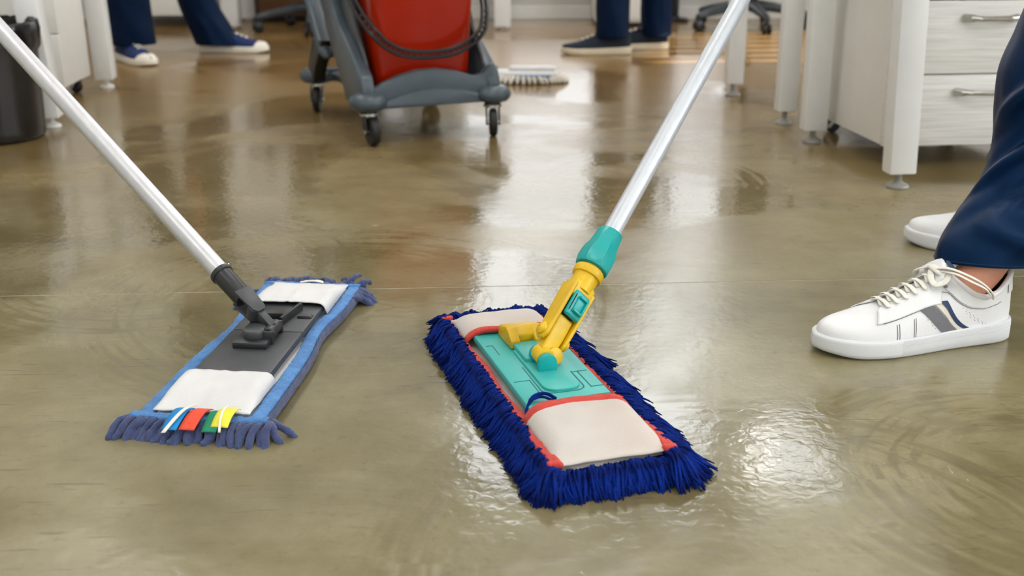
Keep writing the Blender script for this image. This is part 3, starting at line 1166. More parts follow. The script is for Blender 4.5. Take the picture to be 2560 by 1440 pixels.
for s in (-1, 1):
    path = [(s * (lm_edge(-0.256 + 0.512 * i / 40) - 0.011), -0.256 + 0.512 * i / 40) for i in range(41)]
    web_strip(PAD, 'side_binding', M['blue_trim'], path, 0.023, lambda x, y: 0.0165, seed=s * 2.0, amp=0.0018)
    bm = NB()      # side skirt of the microfibre under the binding

    def skirt(i, j):
        y = -0.252 + 0.504 * i / 60
        f = j / 4
        r = 0.0022 * noise.noise(Vector((y * 90, f * 2, s * 9)))
        return Vector((s * (lm_edge(y) + (0.001 if s > 0 else -0.006) + 0.003 * math.sin(PI * f) + r), y, 0.0165 * (1 - f) + 0.001))
    grid(bm, skirt, 61, 5)
    obj('microfibre_side', bm, M['blue_loop'], PAD, 180)
web_strip(PAD, 'end_binding', M['blue_trim'], [(-0.086, -0.253), (-0.04, -0.258), (0.04, -0.258), (0.086, -0.253)], 0.016, lambda x, y: 0.0165, seed=5.0, amp=0.002, puff=0.005)
web_strip(PAD, 'end_binding', M['blue_trim'], [(-0.080, 0.252), (0.0, 0.255), (0.080, 0.252)], 0.014, lambda x, y: 0.0165, seed=8.0, amp=0.002, puff=0.005)


def pocket(parent, y0, y1, open_at, hw=0.0615, z0=0.021, up=0.014, m='canvas', seed=1.0, name='pocket'):
    bm = NB()

    def P(i, j):
        v = -1 + 2 * i / 28
        f = j / 22
        y = y0 + (y1 - y0) * f
        o = f if open_at == 1 else 1 - f
        k = sstep(0, 0.55, o)
        dome = (1 - abs(v) ** 16)
        z = z0 + up * k * dome + 0.0012 * noise.noise(Vector((v * 4, y * 40, seed))) + 0.0012 * math.exp(-((v - 0.05 * math.sin(f * 5)) / 0.04) ** 2)
        y += 0.004 * (1 - v * v) * (-1 if open_at == 0 else 1) * (0.0 if o < 0.9 else 1) * -0.6
        x = v * hw
        return Vector((x, y, z))
    grid(bm, P, 29, 23)
    o = obj(name, bm, M[m], parent, 180)
    solidify(o, 0.0014, 1)
    return o


pocket(PAD, -0.247, -0.146, 1, seed=2.0, up=0.0125)
pocket(PAD, 0.112, 0.246, 0, seed=3.0, up=0.0155, hw=0.0615)

# fringe loops of the microfibre at both ends
fing = []
for v in range(4):
    bm = NB()
    rr = random.Random(v)
    n = 9
    pts = [Vector((0.038 * i / (n - 1), 0.0018 * math.sin(i * 0.8 + v), -0.001 + 0.004 * math.sin(PI * i / (n - 1)) - 0.013 * (i / (n - 1)) ** 1.6)) for i in range(n)]
    tube(bm, pts, [0.0046 + 0.0005 * math.sin(i * 2.1 + v) for i in range(n)], 10, round_ends=True)
    fing.append(mesh_from(bm, 'fringe_loop', M['blue_loop'], 180))


def loop_at(x, y, z, ang, tilt=0.0, k=1.0):
    o = bpy.data.objects.new('fringe_loop', random.choice(fing))
    COL.objects.link(o)
    o.parent = PAD
    o.location = (x, y, z)
    o.rotation_euler = (random.uniform(-0.4, 0.4), tilt, ang)
    o.scale = (k, 1.0, 1.0)


rr = random.Random(3)
for row, (zz, yy, kk) in enumerate(((0.0155, -0.256, 0.95), (0.0095, -0.258, 1.02), (0.006, -0.252, 0.88))):
    cnt = (19, 22, 18)[row]
    for i in range(cnt):
        x = -0.088 + 0.176 * (i + 0.5 * (row % 2)) / (cnt - 1)
        x = min(x, 0.09)
        a = R(-90) - R(28) * (1 if x < 0.02 else 0.2) * min(1, abs(x - 0.02) / 0.05) + rr.uniform(-0.2, 0.2)
        loop_at(x, yy, zz, a, 0.05 + 0.05 * row, kk * rr.uniform(0.82, 1.1))
for i in range(20):
    x = -0.08 + 0.165 * i / 19
    loop_at(x, 0.256, 0.016 + rr.uniform(-0.003, 0.003), R(90) + rr.uniform(-0.7, 0.7), rr.uniform(-0.75, -0.2), rr.uniform(0.5, 0.75))
for i in range(15):
    x = -0.078 + 0.16 * i / 14
    loop_at(x, 0.252, 0.006, R(90) + rr.uniform(-0.5, 0.5), 0.0, rr.uniform(0.6, 0.9))
for i in range(9):
    loop_at(0.079 + rr.uniform(-0.004, 0.004), 0.198 + 0.006 * i, 0.0145, R(18) + rr.uniform(-0.9, 0.7), 0.1, rr.uniform(0.65, 1.0))
for x, y, a in ((-0.078, 0.225, 200), (-0.078, 0.19, 215), (0.088, -0.246, -30), (0.086, -0.251, -55)):
    loop_at(x, y, 0.012, R(a), 0.0, 0.9)


def ribbon(parent, name, m, pts, w, wv=(1, 0, 0), th=0.0012, n=14, twist=0.0):
    bm = NB()
    wv = Vector(wv).normalized()

    def P(i, j):
        c = Vector(cr(pts, i / (n - 1)))
        q = Matrix.Rotation(twist * i / (n - 1), 3, 'Y') @ wv
        return c + q * (w * (j / 4 - 0.5))
    grid(bm, P, n, 5)
    o = obj(name, bm, m, parent, 180)
    solidify(o, th, 0)
    return o


def tag_at(x, m, w, slant, L=0.040, lift=0.0):
    ribbon(PAD, 'colour_tag', M[m], [(x, -0.246, 0.0255 + lift), (x + slant * 0.35, -0.258, 0.0285 + lift), (x + slant * 0.7, -0.270, 0.0245 + lift), (x + slant, -0.246 - L, 0.0165 + lift)], w, (1, 0.0, 0))


tag_at(-0.017, 'tag_blue', 0.0185, -0.008, 0.043)
tag_at(0.006, 'tag_red', 0.0195, -0.010, 0.041)
tag_at(0.026, 'tag_green', 0.018, -0.003, 0.040, -0.002)
tag_at(0.0405, 'tag_yellow', 0.021, -0.006, 0.034, 0.002)
ribbon(PAD, 'white_thread', M['thread'], [(-0.006, -0.248, 0.0315), (-0.013, -0.262, 0.0325), (-0.020, -0.275, 0.027), (-0.029, -0.296, 0.016)], 0.005, (1, 0.2, 0), n=16)
ribbon(PAD, 'white_thread', M['thread'], [(0.043, -0.248, 0.032), (0.035, -0.254, 0.033), (0.034, -0.270, 0.028), (0.038, -0.290, 0.017)], 0.003, (1, 0.1, 0), n=16)
ribbon(PAD, 'white_thread', M['thread'], [(-0.020, 0.250, 0.0225), (0.0, 0.2545, 0.024), (0.018, 0.252, 0.0225)], 0.004, (0, 1, 0.2))
ribbon(PAD, 'white_thread', M['thread'], [(-0.018, 0.258, 0.0215), (0.0, 0.2615, 0.023), (0.016, 0.259, 0.0215)], 0.003, (0, 1, 0.2))

# charcoal plate: two hinged halves with raised housings
PZ = 0.0205
bm = NB()
for y0, y1 in ((-0.185, 0.0075), (0.009, 0.185)):
    poly = [(-0.0495, y0), (0.0545, y0), (0.0545, y1), (-0.0495, y1)]
    prism(bm, poly, PZ, PZ + 0.0105, bev=0.0025, seg=2)
PL = obj('plate', bm, M['mop_grey'], LM)
PT = PZ + 0.0105
bm = NB()      # near latch block with a shoulder and a round button
prism(bm, [(-0.0245, -0.064), (0.0245, -0.064), (0.0245, -0.020), (0.020, 0.004), (-0.020, 0.004), (-0.0245, -0.020)], PT - 0.001, PT + 0.009, bev=0.0022)
prism(bm, [(-0.017, -0.032), (0.021, -0.036), (0.021, 0.002), (-0.017, 0.002)], PT + 0.008, PT + 0.019, bev=0.003)
obj('latch_block', bm, M['mop_grey2'], PL)
bm = NB()
prism(bm, [(x * 1.0, y) for x, y in rrect(0.031, 0.038, 0.014)], PT + 0.008, PT + 0.021, Matrix.Translation((-0.0005, -0.034, 0)), bev=0.003)
obj('release_button', bm, M['mop_grey'], PL)
bm = NB()      # far housing
prism(bm, [(-0.026, 0.050), (0.014, 0.050), (0.019, 0.056), (0.019, 0.083), (-0.022, 0.083), (-0.026, 0.078)], PT - 0.001, PT + 0.011, bev=0.0028)
prism(bm, [(0.014, 0.030), (0.0185, 0.030), (0.0295, 0.098), (0.025, 0.098)], PT - 0.001, PT + 0.013, bev=0.0012)
prism(bm, [(-0.034, 0.060), (-0.027, 0.060), (-0.027, 0.084), (-0.034, 0.084)], PT - 0.001, PT + 0.003, bev=0.001)
obj('hinge_housing', bm, M['mop_grey2'], PL)
bm = NB()
box(bm, (0.041, 0.068, PT + 0.0005), (0.022, 0.014, 0.003), bev=0.0012)
obj('clip_slot', bm, M['black_plastic'], PL)  # black box puts the shade of the clip recess on the plate
bm = NB()
box(bm, (0.041, 0.0665, PT + 0.0022), (0.019, 0.008, 0.003), bev=0.001)
obj('clip', bm, M['mop_grey'], PL)

# universal joint and handle
LJ = LMI @ Vector((-0.338, 1.474, 0.044))
LU = (LMI.to_3x3() @ (Vector((-0.8363, 1.8798, 0.4085)) - Vector((-0.338, 1.474, 0.044)))).normalized()
LMX = axis_matrix(LJ, LU, (0.35, 0.9, 0.3))
bm = NB()
Mk = Matrix.Translation(LJ)
lathe(bm, [(0.0075, -0.019), (0.0095, -0.017), (0.0095, 0.017), (0.0075, 0.019)], 20, Mk @ Matrix.Rotation(PI / 2, 4, 'X') @ Matrix.Rotation(0, 4, 'Y'))
box(bm, (LJ.x, LJ.y + 0.022, LJ.z - 0.006), (0.017, 0.006, 0.024), bev=0.002)
box(bm, (LJ.x, LJ.y - 0.022, LJ.z - 0.006), (0.017, 0.006, 0.024), bev=0.002)
obj('joint_pivot', bm, M['mop_grey2'], LM)
bm = NB()
for s in (-1, 1):
    box(bm, (0, s * 0.0095, 0.020), (0.011, 0.0035, 0.040), bev=0.0012, Mx=LMX)
box(bm, (0, 0, 0.018), (0.008, 0.016, 0.030), bev=0.002, Mx=LMX)
obj('joint_link', bm, M['mop_grey'], LM)
bm = NB()
lathe(bm, [(0.0105, -0.0125), (0.012, -0.011), (0.012, 0.011), (0.0105, 0.0125)], 20, LMX @ Matrix.Translation((0, 0, 0.040)) @ Matrix.Rotation(PI / 2, 4, 'X'))
for s in (-1, 1):
    prism(bm, [(-0.010, 0.034), (-0.006, 0.028), (0.006, 0.028), (0.010, 0.034), (0.0125, 0.062), (0.0125, 0.075), (-0.0125, 0.075), (-0.0125, 0.062)], -0.002, 0.002,
          LMX @ Matrix.Translation((0, s * 0.0128, 0)) @ MXZ, bev=0.0012)
obj('joint_fork', bm, M['mop_grey'], LM)
bm = NB()
lathe(bm, [(0.0085, 0.064), (0.0135, 0.066), (0.0147, 0.070), (0.0150, 0.118), (0.0168, 0.119), (0.0172, 0.121), (0.0172, 0.1245), (0.0165, 0.126), (0.0150, 0.126)], 36, LMX)
box(bm, (0.0150, 0.004, 0.094), (0.004, 0.010, 0.050), bev=0.0012, Mx=LMX)
SOC = obj('socket', bm, M['mop_grey2'], LM)
bm = NB()
lathe(bm, [(0.0143, 0.110), (0.0143, 1.30)], 40, LMX)
PO = obj('pole', bm, M['alu'], LM)
bm = NB()
lathe(bm, [(0.013, 1.28), (0.0165, 1.282), (0.0165, 1.40), (0.012, 1.408)], 28, LMX)
obj('grip', bm, M['black_plastic'], LM)
bm = NB()
lathe(bm, [(0.0046, 0.0), (0.0046, 0.003), (0.003, 0.005)], 16, LMX @ Matrix.Translation((0.0135, 0.003, 0.135)) @ Matrix.Rotation(PI / 2, 4, 'Y'))
lathe(bm, [(0.002, 0.004), (0.002, 0.008)], 12, LMX @ Matrix.Translation((0.0135, 0.003, 0.135)) @ Matrix.Rotation(PI / 2, 4, 'Y'))
obj('screw', bm, M['chrome'], PO)

# ------------------------------------------------------------------ right mop: blue fringe mop on a teal frame with a yellow joint
RMO = Vector((0.0413, 1.3415, 0))
RM = thing('fringe_mop', 'mop with deep blue yarn fringe, red bound canvas pockets, teal frame and yellow joint', 'mop', RMO, R(17.26))
RMI = (Matrix.Translation(RMO) @ Matrix.Rotation(R(17.26), 4, 'Z')).inverted()
ZP = 0.028
bm = NB()


def rpad(i, j):
    v = -1 + 2 * i / 16
    y = -0.238 + 0.476 * j / 40
    return Vector((v * 0.072, y, ZP - 0.004 - 0.003 * v * v + 0.001 * noise.noise(Vector((v * 3, y * 20, 3)))))


grid(bm, rpad, 17, 41)
RP = obj('pad', bm, M['canvas_used'], RM, 180)
solidify(RP, 0.012, -1)
for s in (-1, 1):
    path = [(s * (0.0675 + 0.002 * math.sin(i * 0.5 + s)), -0.242 + 0.482 * i / 40) for i in range(41)]
    web_strip(RP, 'side_binding', M['red_trim'], path, 0.015, lambda x, y: ZP + 0.001 + 0.004 * sstep(-0.13, -0.2, y), seed=s * 4.0, amp=0.001, puff=0.0025)
# near pocket: a cushioned flap bound in red at its mouth, and the far one seen from its mouth


def cushion(y0, y1, mouth, up, hw, seed):
    bm = NB()

    def P(i, j):
        v = -1 + 2 * i / 36
        f = j / 26
        y = y0 + (y1 - y0) * f
        o = f if mouth == 1 else 1 - f
        dome = (1 - abs(v) ** 6) ** 0.8 if abs(v) < 1 else 0
        z = ZP + 0.001 + up * sstep(0.0, 0.30, o) * dome + 0.0016 * noise.noise(Vector((v * 2.5, y * 18, seed)))
        y += (0.010 if mouth == 1 else -0.010) * (1 - v * v) * o * 0.6
        return Vector((v * hw, y, z))
    grid(bm, P, 37, 27)
    o = obj('pocket', bm, M['canvas_used'], RP, 180)
    solidify(o, 0.0022, 1)
    # red binding along the mouth
    bm = NB()
    f = 26 if mouth == 1 else 0
    pts = [P(i, f) for i in range(37)]
    d = -1 if mouth == 1 else 1

    def B(i, j):
        p = pts[i]
        t = j / 6
        return Vector((p.x * (1 + 0.02), p.y + d * 0.0145 * t - d * 0.001, p.z + 0.0028 - 0.0012 * t + 0.0018 * math.sin(PI * t) + 0.0005 * noise.noise(Vector((i * 1.3, j, seed)))))
    grid(bm, B, 37, 7)
    b = obj('mouth_binding', bm, M['red_trim'], o, 180)
    solidify(b, 0.0026, -1)
    bm = NB()

    def Lp(i, j):
        p = pts[i]
        return Vector((p.x * 1.02, p.y - d * 0.0012, p.z + 0.003 - 0.0055 * j))
    grid(bm, Lp, 37, 2)
    b = obj('mouth_edge', bm, M['red_trim'], o, 180)
    solidify(b, 0.0012, 0)
    return o


cushion(-0.240, -0.122, 1, 0.0185, 0.0665, 4.0)
cushion(0.142, 0.236, 0, 0.0165, 0.0655, 9.0)
for sx, sy in ((-1, -0.238), (1, -0.238), (-1, 0.238)):
    bm = NB()
    box(bm, (sx * 0.069, sy, ZP + 0.004), (0.017, 0.010, 0.008), bev=0.003, seg=3)
    obj('corner_tack', bm, M['red_trim'], RP, 180)

# teal frame
TZ = ZP + 0.002
TT = TZ + 0.011
bm = NB()
prism(bm, rrect(0.112, 0.385, 0.034, 8), TZ, TT, bev=0.003, seg=2)
TP = obj('plate', bm, M['teal'], RM)
bm = NB()
# centre channel, lugs that hold the pivot, rib towards the pedal
prism(bm, rrect(0.048, 0.150, 0.016), TT - 0.001, TT + 0.0035, Matrix.Translation((0.002, 0.0, 0)), bev=0.0015)
prism(bm, [(-0.019, 0.018), (0.021, 0.018), (0.021, 0.078), (-0.019, 0.078)], TT + 0.002, TT + 0.009, bev=0.002)
box(bm, (0.010, 0.028, TT + 0.012), (0.003, 0.030, 0.012), bev=0.0012)
obj('centre_channel', bm, M['teal'], TP)
RJ = RMI @ Vector((0.0400, 1.3450, 0.0580))
for dy in (-0.0165, 0.0165):
    bm = NB()
    pl = [(-0.0125, 0.0)] + [(-0.0125 * math.cos(R(a)), 0.012 + 0.0125 * math.sin(R(a))) for a in range(0, 181, 15)] + [(0.0125, 0.0)]
    prism(bm, pl[::-1], -0.005, 0.005, Matrix.Translation((RJ.x, RJ.y + dy, TT + 0.001)) @ MXZ, bev=0.0012)
    obj('pivot_lug', bm, M['teal_deep'], TP)
# grooves of the plate: their shade put in as dark teal strips on top
def groove(pts, w=0.0016):
    bm = NB()
    for (xa, ya), (xb, yb) in zip(pts, pts[1:]):
        a, b = Vector((xa, ya, 0)), Vector((xb, yb, 0))
        d = b - a
        box(bm, ((xa + xb) / 2, (ya + yb) / 2, TT + 0.0001), (d.length + w, w, 0.0006), rot=math.atan2(d.y, d.x))
    obj('groove_shade', bm, M['teal_line'], TP, 0)


groove([(-0.050, -0.032), (-0.030, -0.032), (-0.030, -0.085), (-0.048, -0.085)])
groove([(0.032, -0.022), (0.050, -0.022)])
groove([(0.038, -0.022), (0.038, -0.072), (0.054, -0.072)])
groove([(-0.050, 0.095), (-0.042, 0.095), (-0.042, 0.060)])
groove([(0.030, -0.098), (0.052, -0.098)], 0.004)
u_pts = [(-0.026, 0.010), (-0.026, -0.062)] + [(-0.012 - 0.014 * math.cos(R(a)), -0.066 - 0.012 * math.sin(R(a))) for a in range(0, 91, 30)] + \
        [(0.016 + 0.014 * math.sin(R(a)), -0.066 - 0.012 * math.cos(R(a))) for a in range(0, 91, 30)] + [(0.030, -0.020)]
groove(u_pts)
bm = NB()
prism(bm, [(0.090, TT), (0.090, TT + 0.020), (0.094, TT + 0.026), (0.126, TT + 0.018), (0.130, TT + 0.013), (0.132, TT)], -0.025, 0.025, Matrix.Translation((0.002, 0, 0)) @ MYZ, bev=0.0028, seg=3)
PD = obj('release_pedal', bm, M['yellow'], TP)
bm = NB()
prism(bm, [(0.072, TT + 0.001), (0.072, TT + 0.012), (0.090, TT + 0.023), (0.0935, TT + 0.0255), (0.096, TT + 0.001)], -0.0245, -0.0105, Matrix.Translation((0.002, 0, 0)) @ MYZ, bev=0.002)
prism(bm, [(0.072, TT + 0.001), (0.072, TT + 0.012), (0.090, TT + 0.023), (0.0935, TT + 0.0255), (0.096, TT + 0.001)], 0.0105, 0.0245, Matrix.Translation((0.002, 0, 0)) @ MYZ, bev=0.002)
prism(bm, [(0.0815, TT + 0.001), (0.0815, TT + 0.017), (0.0935, TT + 0.0255), (0.096, TT + 0.001)], -0.012, 0.012, Matrix.Translation((0.002, 0, 0)) @ MYZ, bev=0.002)
obj('pedal_face', bm, M['yellow'], PD)

# yellow link, yoke and neck along the handle axis
RU = (RMI.to_3x3() @ (Vector((0.3498, 1.7593, 0.4724)) - Vector((0.0400, 1.3450, 0.0580)))).normalized()
RMX = axis_matrix(RJ, RU, RMI.to_3x3() @ Vector((0.78, 0.58, 0.0))) @ Matrix.Scale(0.955, 4, (0, 0, 1))
bm = NB()
lathe(bm, [(0.010, -0.0115), (0.0125, -0.0105), (0.0125, 0.0105), (0.010, 0.0115)], 24, Matrix.Translation(RJ) @ MXZ)
obj('knuckle', bm, M['yellow'], RM)
bm = NB()
# lower link: broad tapering bar with two cheeks
prism(bm, [(-0.010, -0.004), (0.010, -0.004), (0.0125, 0.030), (0.0125, 0.062), (-0.0125, 0.062), (-0.0125, 0.030)], -0.0085, 0.0085, RMX @ MXZ, bev=0.003, seg=3)
lathe(bm, [(0.0095, -0.014), (0.0115, -0.013), (0.0115, 0.013), (0.0095, 0.014)], 20, RMX @ Matrix.Translation((0.010, 0, 0.006)) @ MXZ)
obj('link', bm, M['yellow'], RM)
bm = NB()
for s in (-1, 1):
    prism(bm, [(-0.0115, 0.024), (-0.006, 0.017), (0.006, 0.017), (0.0115, 0.024), (0.0135, 0.060), (0.0145, 0.112), (-0.0145, 0.112), (-0.0135, 0.060)], -0.0028, 0.0028,
          RMX @ Matrix.Translation((s * 0.0168, 0, 0)) @ Matrix.Rotation(PI / 2, 4, 'Z') @ MXZ, bev=0.0018, seg=3)
    lathe(bm, [(0.0095, 0.0), (0.0095, 0.0035), (0.006, 0.0062), (0.001, 0.007)], 24, RMX @ Matrix.Translation((s * 0.0190, 0, 0.030)) @ Matrix.Rotation(s * PI / 2, 4, 'Y'), caps=False)
prism(bm, [(-0.0185, 0.094), (0.0185, 0.094), (0.0175, 0.120), (-0.0175, 0.120)], -0.0135, 0.0135, RMX @ MXZ, bev=0.004, seg=3)
obj('yoke', bm, M['yellow'], RM)
bm = NB()
box(bm, (0, 0.001, 0.082), (0.027, 0.012, 0.030), bev=0.002, Mx=RMX)
obj('yoke_slot', bm, M['slot_shade'], RM)  # dark box in place of the open slot, its shade as colour
bm = NB()
lathe(bm, [(0.0165, 0.108), (0.0172, 0.128), (0.0178, 0.132), (0.0206, 0.133), (0.0212, 0.135), (0.0212, 0.1435), (0.0204, 0.145), (0.0175, 0.146), (0.0170, 0.158)], 36, RMX)
obj('neck', bm, M['yellow'], RM)
bm = NB()      # teal slide button on the face that looks at the viewer
box(bm, (0.001, -0.0125, 0.083), (0.026, 0.008, 0.040), bev=0.0035, seg=3, Mx=RMX)
SB = obj('slide_button', bm, M['teal_deep'], RM)
bm = NB()
for dz in (-0.011, 0.011):
    box(bm, (0.003, -0.0185, 0.083 + dz), (0.016, 0.007, 0.0035), bev=0.001, Mx=RMX)
box(bm, (0.0095, -0.0185, 0.083), (0.003, 0.007, 0.022), bev=0.001, Mx=RMX)
prism(bm, [(-0.005, 0.0722), (0.009, 0.0722), (0.009, 0.094), (-0.005, 0.094)], 0.0155, 0.0185, RMX @ MXZ, bev=0.001)
obj('button_rib', bm, M['teal_deep'], SB)
bm = NB()
box(bm, (-0.0092, -0.0166, 0.083), (0.0012, 0.0008, 0.026), Mx=RMX)
obj('button_slot', bm, M['slot_shade'], SB, 0)


def nut_star(a, z):
    k = sstep(0.150, 0.158, z) * sstep(0.2135, 0.206, z)
    c = abs(math.sin(3.5 * a))                      # seven broad flats parted by raised ribs
    return 1 + k * (0.035 * (1 - c) ** 5 - 0.07 * c ** 1.5 + 0.03)


bm = NB()
lathe(bm, [(0.0185, 0.1475), (0.0228, 0.1485), (0.0238, 0.151), (0.0238, 0.158), (0.0234, 0.170), (0.0222, 0.178), (0.0196, 0.186), (0.0184, 0.196), (0.0180, 0.2105), (0.0170, 0.213), (0.0132, 0.2135)], 140, RMX, star=nut_star)
obj('locking_nut', bm, M['teal_deep'], RM, 30)
bm = NB()
lathe(bm, [(0.0128, 0.14), (0.0128, 1.42)], 40, RMX)
obj('pole', bm, M['pole_white'], RM)
bm = NB()
lathe(bm, [(0.012, 1.40), (0.015, 1.402), (0.015, 1.52), (0.011, 1.527)], 28, RMX)
obj('grip', bm, M['teal_deep'], RM)

# fringe
LOCKS = []


def strand_pts(rr, L, drop, n=8, curl=0.0, spread=0.0, side=0.0, hump=0.007):
    ph = rr.uniform(0, 6.28)
    out = []
    for i in range(n):
        f = i / (n - 1)
        x = L * f * (1 - 0.10 * f)
        z = hump * math.sin(PI * min(1, f * 1.5)) - drop * f ** 1.35
        y = spread * f + side * f * f + 0.0018 * math.sin(f * 5 + ph) + curl * f * f
        out.append(Vector((x, y, z + 0.0012 * math.sin(f * 6 + ph * 2))))
    return out


for v in range(9):
    rr = random.Random(40 + v)
    bm = NB()
    for k in range(8):
        L = rr.uniform(0.88, 1.05) * 0.060
        oy = (k - 3.5) * 0.0014 + rr.uniform(-0.0008, 0.0008)
        oz = rr.uniform(-0.0035, 0.0035)
        pts = strand_pts(rr, L, 0.026 + rr.uniform(-0.003, 0.004), 8, rr.uniform(-0.002, 0.002) + 0.004 * math.sin(v), (k - 3.5) * 0.0005, 0, rr.uniform(0.005, 0.008))
        pts = [p + Vector((0, oy * (1 - 0.5 * i / 7), oz * (1 - 0.6 * i / 7))) for i, p in enumerate(pts)]
        tube(bm, pts, [0.0016, 0.0018, 0.0018, 0.0018, 0.0017, 0.0015, 0.0012, 0.0006], 6)
    LOCKS.append(mesh_from(bm, 'yarn_lock', M['yarn'], 180))

HX, HY = 0.0725, 0.240


def lock(parent, x, y, z, ang, k=1.0, tilt=0.0, kz=1.0):
    o = bpy.data.objects.new('yarn_lock', random.choice(LOCKS))
    COL.objects.link(o)
    o.parent = parent
    o.location = (x, y, z)
    o.rotation_euler = (random.uniform(-0.35, 0.35), tilt, ang)
    o.scale = (k, random.uniform(0.85, 1.2), kz)


rr = random.Random(11)
n_l = 0
N_SIDE, N_END = 82, 30
for i in range(N_SIDE):        # left flank swept towards the near end, right flank swept outwards
    y = -HY + 2 * HY * i / (N_SIDE - 1)
    lock(RM, -HX + 0.003, y, ZP + 0.001 + rr.uniform(-0.003, 0.001), R(180 + 24) + rr.uniform(-0.10, 0.10) + 0.22 * math.sin(i * 0.45), rr.uniform(0.66, 0.80), rr.uniform(-0.10, 0.08))
    lock(RM, HX - 0.003, y, ZP + 0.001 + rr.uniform(-0.003, 0.001), R(-34) + rr.uniform(-0.10, 0.10) + 0.2 * math.sin(i * 0.5 + 1), rr.uniform(0.80, 1.02), rr.uniform(-0.12, 0.06))
for i in range(N_END):
    x = -HX + 2 * HX * i / (N_END - 1)
    lock(RM, x, -HY - 0.001, ZP - 0.006 + rr.uniform(-0.004, 0.001), R(-90) + (x / HX) * 0.45 + rr.uniform(-0.09, 0.09) - 0.12, rr.uniform(0.60, 0.76), rr.uniform(-0.05, 0.1))
    lock(RM, x, HY - 0.004, ZP + 0.001, R(100) - (x / HX) * 0.35 + rr.uniform(-0.3, 0.3), rr.uniform(0.62, 0.85), rr.uniform(-0.35, -0.05))
for cx, cy, a0, k in ((-1, -1, 225, 0.78), (1, -1, -50, 0.95), (1, 1, 30, 0.8), (-1, 1, 150, 0.6)):
    for j in range(11):
        lock(RM, cx * (HX - 0.004), cy * (HY - 0.004), ZP - 0.001 * j * 0.5, R(a0 + (j - 5) * 8.0), k * rr.uniform(0.9, 1.08), rr.uniform(-0.08, 0.1))
# the under layers, joined
bm = NB()


def under(x, y, ang, L, z0, n):
    c, s_ = math.cos(ang), math.sin(ang)
    for k in range(n):
        q = strand_pts(rr, L * rr.uniform(0.75, 1.05), z0 - 0.0025, 6, rr.uniform(-0.008, 0.008), rr.uniform(-0.006, 0.006), 0, rr.uniform(0.001, 0.004))
        oy = rr.uniform(-0.004, 0.004)
        tube(bm, [Vector((x + c * p.x - s_ * (p.y + oy), y + s_ * p.x + c * (p.y + oy), max(0.0015, z0 + p.z))) for p in q], [0.0015, 0.0015, 0.0014, 0.0013, 0.0011, 0.0006], 5)


for z0 in (0.021, 0.013):
    for i in range(96):
        y = -HY + 2 * HY * i / 95
        under(-HX + 0.004, y, R(200) + rr.uniform(-0.2, 0.2), 0.042, z0, 4)
        under(HX - 0.004, y, R(-28) + rr.uniform(-0.2, 0.2), 0.052, z0, 4)
    for i in range(34):
        x = -HX + 2 * HX * i / 33
        under(x, -HY + 0.004, R(-94) + rr.uniform(-0.2, 0.2), 0.042, z0, 4)
        under(x, HY - 0.004, R(96) + rr.uniform(-0.3, 0.3), 0.038, z0, 3)
o = obj('under_fringe', bm, M['yarn'], RM, 180)
o['kind'] = 'stuff'
bm = NB()
prism(bm, rrect(0.140, 0.474, 0.02), 0.002, ZP - 0.008)
obj('fringe_backing', bm, M['yarn'], RM)
bm = NB()
tube(bm, [cr([(-0.058, -0.105, 0.034), (-0.046, -0.092, 0.046), (-0.030, -0.092, 0.049), (-0.020, -0.104, 0.046)], i / 12) for i in range(13)], 0.0022, 8)
tube(bm, [cr([(-0.060, -0.110, 0.034), (-0.050, -0.098, 0.044), (-0.036, -0.098, 0.048), (-0.026, -0.110, 0.047)], i / 12) for i in range(13)], 0.0018, 8)
obj('loose_yarn', bm, M['yarn'], RM, 180)

# ------------------------------------------------------------------ shoes
LAT = [(0.0, 0.0), (0.003, 0.014), (0.012, 0.025), (0.035, 0.033), (0.075, 0.0365), (0.12, 0.041), (0.17, 0.049), (0.215, 0.0525), (0.25, 0.048), (0.278, 0.037), (0.297, 0.020), (0.305, 0.0)]
MED = [(0.0, 0.0), (0.003, -0.014), (0.012, -0.024), (0.035, -0.031), (0.075, -0.033), (0.12, -0.036), (0.17, -0.043), (0.215, -0.047), (0.25, -0.045), (0.278, -0.036), (0.297, -0.020), (0.305, 0.0)]
SOLE_H = [(0.0, 0.034), (0.06, 0.031), (0.15, 0.028), (0.24, 0.027), (0.305, 0.029)]


